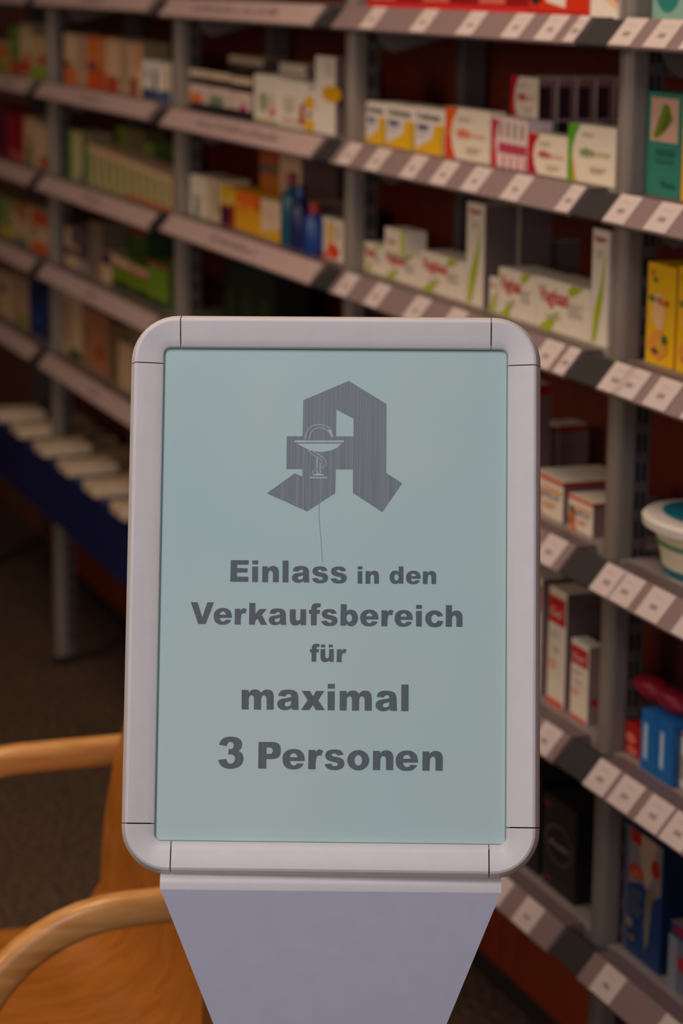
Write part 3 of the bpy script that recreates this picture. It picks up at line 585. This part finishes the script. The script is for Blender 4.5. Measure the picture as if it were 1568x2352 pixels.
row(0, 5, [
 ('cream box with grey-blue print at the picture\'s left edge', -20, 26, 634, CM, [('r', .3, .5, .8, .7, (130, 110, 110)), ('r', 0, .1, .4, .3, (220, 90, 50))]),
 ('cream and lime box left of the blue one', 27, 66, 646, (204, 160, 130), [('r', .3, .0, .9, .25, (150, 160, 60))]),
 ('tall navy blue box left of the post', 67, 106, 664, (16, 50, 110), [('r', .1, .3, .9, .4, (40, 80, 140)), ('r', .1, .75, .9, .9, (10, 30, 60))], .05)], 'boxes on the fifth shelf of the far left bay')
# blue trays with white packs on the lowest shelf, far left
def tray(lab, s, top, wd=.18):
    z0 = LEVA[6]-.004; hz = top-.03
    e = link('display_tray', None, None, L(s, -.036, 0), ROTZ); tag(e, 'dark blue display tray holding a white pack, ' + lab, 'tray', 'blue trays on the lowest shelf')
    k = MB(); c = mat((14, 26, 84), .5)
    k.box((-.026, 0, z0-.046), (wd+.026, .004, hz-.012), c); k.box((0, .004, z0+.006), (.003, .118, hz), c); k.box((wd-.003, .004, z0+.006), (wd, .118, hz), c); k.box((.003, .004, z0+.006), (wd-.003, .118, z0+.009), c)
    k.done('tray_body', e)
    k = MB(); k.box((.006, .006, z0+.010), (wd-.006, .116, top-.028), mat((24, 36, 92), .4), .003); o = k.done('pack_stack', None, L(s, -.036, 0), ROTZ)
    tag(o, 'blue pack filling the display tray, ' + lab, 'pack', 'blue packs inside the trays')
    k = MB(); k.box((.020, -.004, top-.027), (wd*.68, .114, top-.002), mat((232, 206, 176), .45), .005); o = k.done('white_pack', None, L(s, -.036, 0), ROTZ)
    tag(o, 'white soft pack lying on the blue display tray, ' + lab, 'pack', 'white packs on the blue trays')
sT = S_of(108, -.036, .54); tT = Z_of(1030, sT, -.036)
for q, (sq, lab) in enumerate([(6.05, 'at the left picture edge'), (5.822, 'just left of the post'), (5.578, 'just right of the post'), (5.34, 'second right of the post'), (5.105, 'second from the sign'), (4.87, 'touching the sign\'s left edge')]):
    tray(lab, sq, tT)
    pack_m('pack', 'cream pack standing behind the blue tray ' + lab, sq-.03, .085, LEVA[6]-.004, .15, .10, tT-.022-LEVA[6], CM, (), (), (140, 116, 90), 'cream packs behind the blue trays', 'pack')

# ------------------------------------------------------------------ the wooden armchair
CH = Vector((-.205, 2.735, 0)); PH = math.radians(19)
ch = link('armchair', None, None, CH, PI+PH); tag(ch, 'honey coloured bentwood armchair with moulded plywood seat, left of the sign stand', 'armchair')
# local x forward (image left), local y towards the camera side is +y
def arc_pts(c, r, a0, a1, n): return [(c[0]+r*math.cos(a0+(a1-a0)*i/n), c[1]+r*math.sin(a0+(a1-a0)*i/n)) for i in range(n+1)]
sect = []
for a, b in (((.0155), .019),):
    for i in range(16):
        t = 2*PI*i/16; ct, st = math.cos(t), math.sin(t)
        sect.append((a*abs(ct)**.7*(1 if ct >= 0 else -1), b*abs(st)**.7*(1 if st >= 0 else -1)))
for sy in (-1, 1):
    pf = [(.31, 0), (.30, .2), (.292, .45)] + arc_pts((.11, .48), .18, 0, PI/2, 12) + [(.05, .66), (-.02, .66)] + arc_pts((-.04, .56), .10, PI/2, PI, 8) + [(-.145, .35), (-.16, 0)]
    path = [(x, sy*.268, z) for x, z in pf]
    k = MB(); k.sweep(path, sect, M_beech, side=Vector((0, 1, 0))); k.done('arm_frame', ch, sm=60)
# shell
k = MB(); i0 = k.mi(M_shellw); prof = [(.40, .425), (.38, .441), (.33, .449), (.25, .446), (.16, .438), (.08, .436)] + [(.03-.0+.07*math.sin(-t)*1.0, .515-.08*math.cos(t)) for t in (PI/10*j for j in range(0, 5))] + [(-.044, .53), (-.05, .58), (-.056, .66), (-.068, .74), (-.088, .82), (-.105, .86)]
prof = [(x_+.032, z_) for x_, z_ in [(.37, .425), (.35, .441), (.31, .449), (.25, .446), (.16, .438), (.08, .437), (.03, .445), (-.005, .462), (-.03, .49), (-.043, .53), (-.05, .58), (-.062, .66), (-.08, .74), (-.105, .82), (-.125, .86)]]
def hw(i):
    x, z = prof[i]
    if z < .47 and x > 0: return .238 - .06*max(0, (x-.32)/.082)**2.5
    return .238 - .012*max(0, min(1, (z-.46)/.18)) - .085*max(0, (z-.64)/.22)**1.5
rows = []; nn = 12
for face in (0, 1):
    g = []
    for i, (x, z) in enumerate(prof):
        a = Vector(prof[max(i-1, 0)]); b = Vector(prof[min(i+1, len(prof)-1)]); t = (b-a).normalized(); nx, nz = t.y, -t.x
        h_ = hw(i); r_ = []
        for q in range(nn+1):
            y = -h_ + 2*h_*q/nn; e2 = (y/h_)**2; w2 = max(0, min(1, (z-.44)/.12)); w2 = w2*w2*(3-2*w2)
            dd = (1-w2)*(-.012*(1-e2)) + w2*.022*e2 + .011*face
            r_.append(k.bm.verts.new((x + nx*dd, y, z + nz*dd)))
        g.append(r_)
    rows.append(g)
for fidx, g in enumerate(rows):
    for a, b in zip(g, g[1:]):
        for q in range(nn): k.bm.faces.new([a[q], a[q+1], b[q+1], b[q]]).material_index = i0
A, B = rows
for q in range(nn):
    k.bm.faces.new([A[0][q], A[0][q+1], B[0][q+1], B[0][q]]); k.bm.faces.new([A[-1][q], A[-1][q+1], B[-1][q+1], B[-1][q]])
for i in range(len(prof)-1):
    for q in (0, nn): k.bm.faces.new([A[i][q], A[i+1][q], B[i+1][q], B[i][q]])
k.done('seat_shell', ch, sm=50)
for x, zz in ((.292, .385), (-.141, .385)):
    k = MB(); k.box((x-.014, -.262, zz), (x+.014, .262, zz+.03), M_beech, .004); k.done('cross_rail', ch)
for y in (-.13, .13):
    k = MB(); k.box((-.128, y-.014, .388), (.278, y+.014, .424), M_beech, .004); k.done('seat_rail', ch)

# ------------------------------------------------------------------ the sign on its stand
SC = Vector((-.00639, 1.92495, CAMZ-.48365))
a_, b_, c_ = math.radians(-1.6346), math.radians(-18.947), math.radians(-.481)
RM = Matrix.Rotation(a_, 3, 'Z') @ Matrix.Rotation(b_, 3, 'X') @ Matrix.Rotation(c_, 3, 'Y')
BX, UP, BK = RM @ Vector((1, 0, 0)), RM @ Vector((0, 0, 1)), RM @ Vector((0, 1, 0))   # right, up, away
def sp(u, v):                        # point of the poster plane seen at a pixel of the photograph
    r = ray(u, v); o = Vector((0, 0, CAMZ)); t = (SC + BK*.0058 - o).dot(BK)/r.dot(BK); p = o + r*t - SC
    return p.dot(BX), p.dot(UP)
sign = link('sign_stand', None, None, (SC.x, SC.y+.03, 0)); tag(sign, 'white floor-standing sign holder with rounded frame and tapering front plate', 'sign stand')
TM = Matrix.Translation(SC - Vector((SC.x, SC.y+.03, 0))) @ Matrix((tuple(BX)+(0,), tuple(BK)+(0,), tuple(UP)+(0,), (0, 0, 0, 1))).transposed()
TM = Matrix.Translation(SC - Vector((SC.x, SC.y+.03, 0))) @ RM.to_4x4()
def place(o): o.matrix_local = TM; return o
HWd, HHt, PWd = .1667, .2263, .0268     # outer half width / height, profile width
# profile cross-section: (inwards, towards viewer) ; outer edge rolls back, front nearly flat, inner lip drops to the poster
def prof_pts():
    p = [(.0, .012), (.0, .0064), (.0003, .0044), (.0032, -.0022), (.0040, -.0037), (.0050, -.0044), (.0062, -.0047)]
    p += [(.0095, -.0041), (.013, -.0033), (.020, -.0015), (.0250, -.0001), (.0263, .0009), (.0268, .0022), (.0268, .0058)]
    return p
PP = prof_pts()
R_out = .0385
def ringpts(dx):                     # rounded rectangle inset by dx
    hx, hz = HWd-dx, HHt-dx; r = max(R_out-dx*1.22, .0035)
    return hx, hz, r
def corner(k, qx, qz):
    i = k.mi(M_white); N = 10; g = []
    seam = .040
    for ai in range(-1, N+2):
        row_ = []
        for dx, y in PP:
            hx, hz, r = ringpts(dx); cx, cz = hx-r, hz-r
            if ai == -1: x, z = hx, HHt-seam
            elif ai == N+1: x, z = HWd-seam, hz
            else:
                t = PI/2*ai/N; x, z = cx+r*math.cos(t), cz+r*math.sin(t)
            row_.append(k.bm.verts.new((qx*x, y, qz*z)))
        g.append(row_)
    for a, b in zip(g, g[1:]):
        for q in range(len(PP)-1): k.bm.faces.new([a[q], a[q+1], b[q+1], b[q]]).material_index = i
    for e in (g[0], g[-1]): k.bm.faces.new(e).material_index = i
for qx, qz in ((-1, 1), (1, 1), (1, -1), (-1, -1)):
    k = MB(); corner(k, qx, qz); place(k.done('frame_corner', sign, sm=24))
sm_ = .0410
for kind, horiz, q in (('frame_bar', True, 1), ('frame_bar', True, -1), ('frame_bar', False, 1), ('frame_bar', False, -1)):
    k = MB(); i = k.mi(M_white)
    ln = (HWd if horiz else HHt)-sm_; g = []
    for t in (-ln, ln):
        g.append([k.bm.verts.new((t, y, q*(HHt-dx)) if horiz else (q*(HWd-dx), y, t)) for dx, y in PP])
    for w_ in range(len(PP)-1): k.bm.faces.new([g[0][w_], g[0][w_+1], g[1][w_+1], g[1][w_]]).material_index = i
    for e in g: k.bm.faces.new(e).material_index = i
    place(k.done(kind, sign, sm=24))
k = MB(); bx_, bz_, br_ = HWd-.004, HHt-.004, .034
k.prism([(sx_*(bx_-br_)+br_*math.cos(t0+q*PI/16), .0077, sz_*(bz_-br_)+br_*math.sin(t0+q*PI/16)) for sx_, sz_, t0 in ((1, 1, 0), (-1, 1, PI/2), (-1, -1, PI), (1, -1, 1.5*PI)) for q in range(9)], (0, .0055, 0), M_gap)
place(k.done('frame_back', sign))
# poster
pm = bpy.data.materials.new('poster_paper'); pm.use_nodes = True; nt = pm.node_tree; b = nt.nodes['Principled BSDF']
b.inputs['Roughness'].default_value = .33; b.inputs['Specular IOR Level'].default_value = .5
tc = nt.nodes.new('ShaderNodeTexCoord'); n = nt.nodes.new('ShaderNodeTexNoise'); n.inputs['Scale'].default_value = 6; n.inputs['Detail'].default_value = 2
r = nt.nodes.new('ShaderNodeValToRGB'); r.color_ramp.elements[0].position = .35; r.color_ramp.elements[1].position = .65
r.color_ramp.elements[0].color = lin((176, 206, 204)); r.color_ramp.elements[1].color = lin((184, 210, 202))
nt.links.new(tc.outputs['Object'], n.inputs['Vector']); nt.links.new(n.outputs['Fac'], r.inputs[0]); nt.links.new(r.outputs[0], b.inputs['Base Color'])
PX, PZ = .143, .2035
poster = MB()
INKY = .0056
poster.box((-PX, .0060, -PZ), (PX, .0075, PZ), pm); poster = place(poster.done('poster', sign))
k = MB(); te = mat((92, 146, 142), .4)  # teal strips paint the frame lip's shadow along the cover sheet edge
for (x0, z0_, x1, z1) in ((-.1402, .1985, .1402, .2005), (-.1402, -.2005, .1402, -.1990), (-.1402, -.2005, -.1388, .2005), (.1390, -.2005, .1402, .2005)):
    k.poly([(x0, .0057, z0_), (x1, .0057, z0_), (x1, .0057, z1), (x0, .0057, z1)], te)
k.done('cover_sheet_rim_shade', poster, norm=False)
def ink(name, c1, c2):
    m = bpy.data.materials.new(name); m.use_nodes = True; nt = m.node_tree; b = nt.nodes['Principled BSDF']; b.inputs['Roughness'].default_value = .4
    tc = nt.nodes.new('ShaderNodeTexCoord'); mp = nt.nodes.new('ShaderNodeMapping'); mp.inputs['Scale'].default_value = (900, 1, 6)
    n = nt.nodes.new('ShaderNodeTexNoise'); n.inputs['Scale'].default_value = 1; n.inputs['Detail'].default_value = 2
    r = nt.nodes.new('ShaderNodeValToRGB'); r.color_ramp.elements[0].position = .35; r.color_ramp.elements[1].position = .68
    r.color_ramp.elements[0].color = lin(c1); r.color_ramp.elements[1].color = lin(c2)
    nt.links.new(tc.outputs['Object'], mp.inputs['Vector']); nt.links.new(mp.outputs[0], n.inputs['Vector']); nt.links.new(n.outputs['Fac'], r.inputs[0]); nt.links.new(r.outputs[0], b.inputs['Base Color'])
    return m
I_text = ink('printed_text_ink', (66, 82, 84), (86, 100, 102)); I_logo = ink('printed_logo_ink', (104, 118, 120), (128, 140, 142)); I_pale = mat((182, 208, 206), .4)
def cp(x, y): return sp(580 + x*380/1568, 850 + y*380/1568)
def part(name, m, polys, y):
    k = MB()
    for pl in polys:
        loops = pl if isinstance(pl[0], list) else [pl]
        flat = [k.bm.verts.new((a, y, c)) for lp in loops for a, c in lp]; i = k.mi(m)
        for t in tessellate_polygon([[Vector((a, c, 0)) for a, c in lp] for lp in loops]):
            try: k.bm.faces.new([flat[q] for q in t]).material_index = i
            except ValueError: pass
    o = k.done(name, poster, norm=False); return o
outer = [(910,103),(1268,322),(1265,975),(1415,1073),(1228,1345),(950,1163),(950,940),(787,940),(783,1163),(516,1338),(135,1167),(400,978),(470,1010),(470,937),(320,937),(323,627),(473,627),(480,285)]
hole = [(792,372),(957,460),(955,628),(790,628)]
part('pharmacy_emblem', I_logo, [[[cp(*p) for p in outer], [cp(*p) for p in hole]]], .0057)
def stroke(pts, wd):
    out = []
    for k_ in range(len(pts)-1):
        (x0, y0), (x1, y1) = pts[k_], pts[k_+1]; d = math.hypot(x1-x0, y1-y0); nx, ny = -(y1-y0)/d*wd/2, (x1-x0)/d*wd/2
        ex, ey = (x1-x0)/d*wd*.25, (y1-y0)/d*wd*.25
        out.append([cp(*p) for p in ((x0+nx-ex, y0+ny-ey), (x1+nx+ex, y1+ny+ey), (x1-nx+ex, y1-ny+ey), (x0-nx-ex, y0-ny-ey))])
    return out
def smoothc(pts, n=6):
    r_ = []
    for i in range(len(pts)-1):
        p0 = pts[max(i-1, 0)]; p1 = pts[i]; p2 = pts[i+1]; p3 = pts[min(i+2, len(pts)-1)]
        for j in range(n):
            t = j/n; r_.append(tuple(.5*((2*p1[d]) + (-p0[d]+p2[d])*t + (2*p0[d]-5*p1[d]+4*p2[d]-p3[d])*t*t + (-p0[d]+3*p1[d]-3*p2[d]+p3[d])*t**3) for d in (0, 1)))
    r_.append(pts[-1]); return r_
pol = []
pol.append([cp(*p) for p in ((393,668),(867,668),(862,685),(402,685))])
pol.append([cp(*p) for p in ((425,697),(843,697),(800,738),(740,765),(660,777),(600,772),(545,762),(510,745),(470,727))])
for pts, wd in (([(501,668),(505,612),(530,560),(575,527),(635,518),(695,530),(740,563),(758,600),(762,632)], 13),
                ([(535,668),(545,610),(575,570),(635,548),(690,562),(725,600),(745,636)], 12),
                ([(530,762),(560,795),(610,825),(648,855),(658,885),(645,910)], 13), ([(575,772),(620,800),(675,838),(697,880),(680,918),(645,936)], 13),
                ([(610,835),(608,970)], 11), ([(640,880),(640,970)], 11), ([(628,785),(640,808),(645,785)], 10),
                ([(607,928),(578,950),(566,984)], 12), ([(607,945),(590,966),(572,980)], 10), ([(548,1020),(703,1020)], 14)):
    pol += stroke(smoothc(pts), wd)
pol.append([cp(*p) for p in ((560,1000),(590,986),(622,978),(655,986),(687,1000))])
pol.append([cp(*p) for p in ((712,560),(740,572),(768,625),(752,640),(728,600))])
part('emblem_chalice', I_pale, pol, .0055)
# heavy grotesque letters of the notice: outline points (x, y, 1 = corner), baseline, scale, left
GL = {
'm': (540,477,112,[[(115,190,1),(240,193,1),(240,240,1),(290,198),(355,183),(420,200),(460,245,1),(510,200),(575,185),(640,200),(680,250),(692,320,1),(692,545,1),(563,545,1),(563,360,1),(550,305),(515,285),(480,305),(465,360,1),(463,545,1),(335,545,1),(335,360,1),(325,305),(293,285),(255,305),(242,360,1),(240,542,1),(112,540,1)]]),
'a': (548,477,757,[[(775,297,1),(800,235),(850,200),(950,187),(1050,200),(1110,240),(1135,310,1),(1138,480,1),(1142,550,1),(1025,548,1),(1018,515,1),(960,545),(890,556),(820,540),(772,500),(757,450),(775,390),(830,355),(910,342),(960,332),(1010,320,1),(1003,290),(985,270),(950,268),(920,278),(905,308,1)],[(1005,390,1),(960,402),(910,415),(887,445),(897,475),(935,490),(975,478),(1000,445)]]),
'x': (550,477,1185,[[(1198,207,1),(1343,208,1),(1402,305,1),(1455,210,1),(1603,207,1),(1495,375,1),(1615,552,1),(1452,552,1),(1398,460,1),(1335,550,1),(1185,550,1),(1305,375,1)]]),
'i': (555,477,95,[[(98,82,1),(226,82,1),(226,165,1),(98,165,1)],[(95,215,1),(224,215,1),(222,555,1),(95,555,1)]]),
'l': (572,477,1420,[[(1422,95,1),(1552,95,1),(1550,572,1),(1420,572,1)]]),
'P': (665,475,803,[[(812,190,1),(1040,190,1),(1140,205),(1195,250),(1212,335),(1198,420),(1150,475),(1040,496,1),(952,495,1),(950,668,1),(803,665,1)],[(955,288,1),(1015,288,1),(1050,300),(1068,345),(1050,390),(1015,403,1),(955,402,1)]]),
'3': (668,565,82,[[(98,238,1),(130,170),(190,115),(310,95),(430,112),(495,165),(515,230),(498,300),(450,352,1),(510,395),(540,480),(520,570),(450,640),(320,672),(200,655),(125,600),(82,515,1),(232,497,1),(250,545),(275,575),(312,582),(355,565),(385,515),(385,460),(355,425),(310,412),(268,420,1),(272,318,1),(315,318),(350,300),(365,250),(350,210),(315,190),(275,195),(250,225),(237,265,1)]]),
'e': (610,515,632,[[(1062,458,1),(775,458,1),(790,510),(820,540),(855,548),(890,535),(918,503,1),(1045,512,1),(1010,565),(940,608),(850,622),(740,605),(660,540),(632,430),(655,320),(740,245),(850,225),(960,245),(1035,310),(1062,400)],[(922,385,1),(775,385,1),(790,335),(850,305),(905,335)]]),
'r': (612,515,1133,[[(1140,240,1),(1275,240,1),(1278,290,1),(1310,245),(1360,230),(1425,250,1),(1390,350,1),(1350,345),(1310,360),(1290,410),(1280,500,1),(1278,615,1),(1133,612,1)]]),
'V': (605,515,85,[[(85,88,1),(248,92,1),(358,455,1),(478,92,1),(635,92,1),(440,605,1),(262,605,1)]]),
'k': (618,520,18,[[(25,100,1),(172,100,1),(172,360,1),(270,245,1),(445,245,1),(325,380,1),(450,622,1),(300,622,1),(220,470,1),(168,525,1),(162,618,1),(18,618,1)]]),
'u': (635,522,990,[[(998,258,1),(1138,258,1),(1138,440,1),(1147,505),(1192,532),(1238,505),(1250,440,1),(1252,258,1),(1392,258,1),(1388,635,1),(1260,635,1),(1258,585,1),(1210,625),(1130,645),(1050,625),(1005,560),(995,450,1)]]),
'f': (635,522,197,[[(200,265,1),(255,265,1),(262,190),(300,125),(380,105),(490,115,1),(475,200,1),(430,200),(400,210),(392,262,1),(465,265,1),(460,358,1),(390,360,1),(385,635,1),(248,635,1),(248,360,1),(200,355,1)]]),
's': (640,522,492,[[(870,350,1),(745,365,1),(725,335),(685,322),(645,335),(640,365),(690,392),(790,410),(860,450),(888,520),(860,600),(790,642),(690,655),(590,640),(530,600),(492,540,1),(632,527,1),(650,560),(695,580),(745,565),(752,530),(720,500),(620,480),(540,440),(508,375),(530,300),(600,258),(700,248),(790,260),(840,295)]]),
'b': (640,522,955,[[(965,120,1),(1108,125,1),(1108,300,1),(1150,265),(1215,255),(1310,290),(1362,370),(1380,460),(1350,570),(1280,640),(1200,655),(1140,635),(1097,590,1),(1090,640,1),(955,640,1)],(1168,458,68,98)]),
'd': (603,480,172,[[(425,130,1),(555,130,1),(552,605,1),(432,605,1),(430,570,1),(390,600),(320,612),(235,580),(185,500),(172,420),(195,330),(250,265),(320,243),(380,255),(422,285,1)],(362,432,60,92)]),
'E': (628,558,95,[[(110,72,1),(572,75,1),(570,185,1),(275,185,1),(272,275,1),(545,283,1),(540,388,1),(272,388,1),(270,498,1),(568,503,1),(562,628,1),(95,625,1)]]),
'n': (635,553,915,[[(920,235,1),(1062,235,1),(1065,290,1),(1110,245),(1190,222),(1270,240),(1325,290),(1345,380,1),(1340,635,1),(1190,635,1),(1190,430,1),(1180,370),(1135,340),(1090,365),(1072,430,1),(1065,635,1),(915,635,1)]]),
'o': (608,475,762,[(960,438,198,182),(960,440,67,97)]),
'c': (800,623,328,[[(840,495,1),(685,515,1),(655,470),(600,450),(540,470),(505,530),(500,590),(520,660),(570,700),(620,700),(665,670),(690,628,1),(850,648,1),(810,740),(730,800),(600,820),(460,795),(365,700),(328,580),(365,440),(460,365),(580,335),(710,355),(800,420)]]),
'h': (808,623,915,[[(922,185,1),(1098,188,1),(1098,405,1),(1150,360),(1240,342),(1320,365),(1380,430),(1402,530,1),(1400,808,1),(1225,808,1),(1225,580,1),(1210,510),(1160,482),(1115,510),(1098,580,1),(1095,808,1),(915,808,1)]]),
}
_u = GL['u']; GL['ü'] = (_u[0], _u[1], _u[2], _u[3] + [[(1012,125,1),(1135,125,1),(1135,205,1),(1012,205,1)],[(1240,125,1),(1363,125,1),(1363,205,1),(1240,205,1)]])
SEP = {'i', 'ü'}
def contour(c):
    if isinstance(c, tuple):
        cx_, cy_, rx, ry = c; return [(cx_+rx*math.cos(2*PI*q/40), cy_+ry*math.sin(2*PI*q/40)) for q in range(40)]
    n = len(c); out = []
    for q in range(n):
        p1, p2 = c[q], c[(q+1) % n]; out.append(p1[:2])
        c1, c2 = len(p1) > 2, len(p2) > 2
        if c1 and c2: continue
        p0 = c[q-1]; p3 = c[(q+2) % n]
        t1 = (0, 0) if c1 else ((p2[0]-p0[0])/2, (p2[1]-p0[1])/2); t2 = (0, 0) if c2 else ((p3[0]-p1[0])/2, (p3[1]-p1[1])/2)
        d = (p2[0]-p1[0], p2[1]-p1[1])
        if c1: t1 = (1.5*d[0]-t2[0]/2, 1.5*d[1]-t2[1]/2)
        if c2: t2 = (1.5*d[0]-t1[0]/2, 1.5*d[1]-t1[1]/2)
        for j in range(1, 6):
            t = j/6; a = 2*t**3-3*t*t+1; b = t**3-2*t*t+t; e = -2*t**3+3*t*t; g = t**3-t*t
            out.append((a*p1[0]+b*t1[0]+e*p2[0]+g*t2[0], a*p1[1]+b*t1[1]+e*p2[1]+g*t2[1]))
    return out
def word(txt, xs, S, b0, b1):
    polys = []
    for ch_, X in zip(txt, xs):
        base, sc_, x0, cs = GL[ch_]; k_ = S/sc_; t = (X-xs[0])/max(xs[-1]-xs[0], 1); B_ = b0+(b1-b0)*t
        loops = [[sp(X+(x-x0)*k_, B_+(y-base)*k_) for x, y in contour(c)] for c in cs]
        if ch_ in SEP: polys += [[l] for l in loops]
        else: polys.append(loops)
    return part('lettering', I_text, polys, INKY)
word('Einlass', [528.5, 578.9, 601.7, 648.6, 670.1, 715.6, 758.5], 49.6, 1336, 1338.5)
word('in', [821, 839], 39.8, 1340.2, 1340.6); word('den', [894.3, 932.2, 970.4], 39.8, 1340.2, 1341.2)
word('Verkaufsbereich', [438.1, 490.7, 538.5, 571.7, 616.9, 664.7, 708.9, 737.1, 781.4, 827, 875.2, 905.8, 955, 976.2, 1023], 49.6, 1432.9, 1439.4)
word('für', [711.2, 735.2, 772.8], 40.4, 1519.6, 1520.4)
word('maximal', [554.5, 636.6, 691.1, 752.1, 779.5, 862.2, 921.1], 60.8, 1629, 1633)
word('3', [500.5], 72, 1765, 1765); word('Personen', [592.5, 648.6, 707.3, 744.6, 797.2, 855.9, 908.5, 969.5], 60.6, 1764.8, 1770)
# crease hairline down the poster
pts = [(727, 1100), (733, 1140), (732, 1190), (737, 1240), (740, 1290)]
k = MB()
for (x0, y0), (x1, y1) in zip(pts, pts[1:]):
    a = sp(x0-.5, y0); b2 = sp(x0+.5, y0); c2 = sp(x1+.5, y1); d2 = sp(x1-.5, y1); k.poly([(p[0], .0054, p[1]) for p in (a, b2, c2, d2)], mat((120, 146, 146), .5))
k.done('crease', poster, norm=False)
# stand plate
YP = 1.905 - .055
org = Vector((SC.x, SC.y+.03, 0))
def pl(u, v, y=YP): return at_y(u, v, y) - org
tl, tr = pl(368, 2043), pl(1150, 2050); bl_, br = pl(490, 2352), pl(1025, 2352)
dz = tl.z - bl_.z; sL = (bl_.x-tl.x)/dz; sR = (br.x-tr.x)/dz
cx = (bl_.x+br.x)/2; hw_ = .035; dl = ((cx-hw_)-tl.x)/sL
YL = tl.y; T = .0015
k = MB()
zb = tl.z - dl
# plate as a pan: face plus folded side flanges
k.prism([(tl.x, YL, tl.z), (tr.x, YL, tl.z), (cx+hw_, YL, zb), (cx+hw_, YL, .03), (cx-hw_, YL, .03), (cx-hw_, YL, zb)], (0, T, 0), M_plate)
for sgn, X0 in ((-1, tl.x), (1, tr.x)):
    k.prism([(X0, YL+T, tl.z), (cx+sgn*hw_, YL+T, zb), (cx+sgn*(hw_-.0015), YL+T, zb), (X0-sgn*.0015, YL+T, tl.z)], (0, .022, 0), M_plate)
k.done('front_plate', sign)
# top fold of the plate, leaning back under the frame
k = MB(); zt_ = tl.z
sec = [(YL, zt_), (YL+.0006, zt_+.003), (YL+.0022, zt_+.0062), (YL+.0055, zt_+.0098), (YL+.014, zt_+.0125), (YL+.03, zt_+.0125), (YL+.03, zt_+.0110), (YL+.006, zt_+.0065), (YL+T, zt_)]
k.prism([(tl.x-.0004, y, z) for y, z in sec], (tr.x-tl.x+.0008, 0, 0), M_white); k.done('top_flange', sign, sm=60)
k = MB(); k.box((cx-.030, YL+.003, .03), (cx+.030, YL+.05, zt_-.02), M_plate, .003); k.done('pole', sign)
k = MB(); k.box((cx-.19, YL-.17, 0), (cx+.19, YL+.2, .03), M_plate, .006); k.done('base_plate', sign)
k = MB(); k.box((cx-.03, YL+.024, zt_-.03), (cx+.03, YL+.045, zt_+.012), M_plate, .002); k.done('frame_mount', sign)
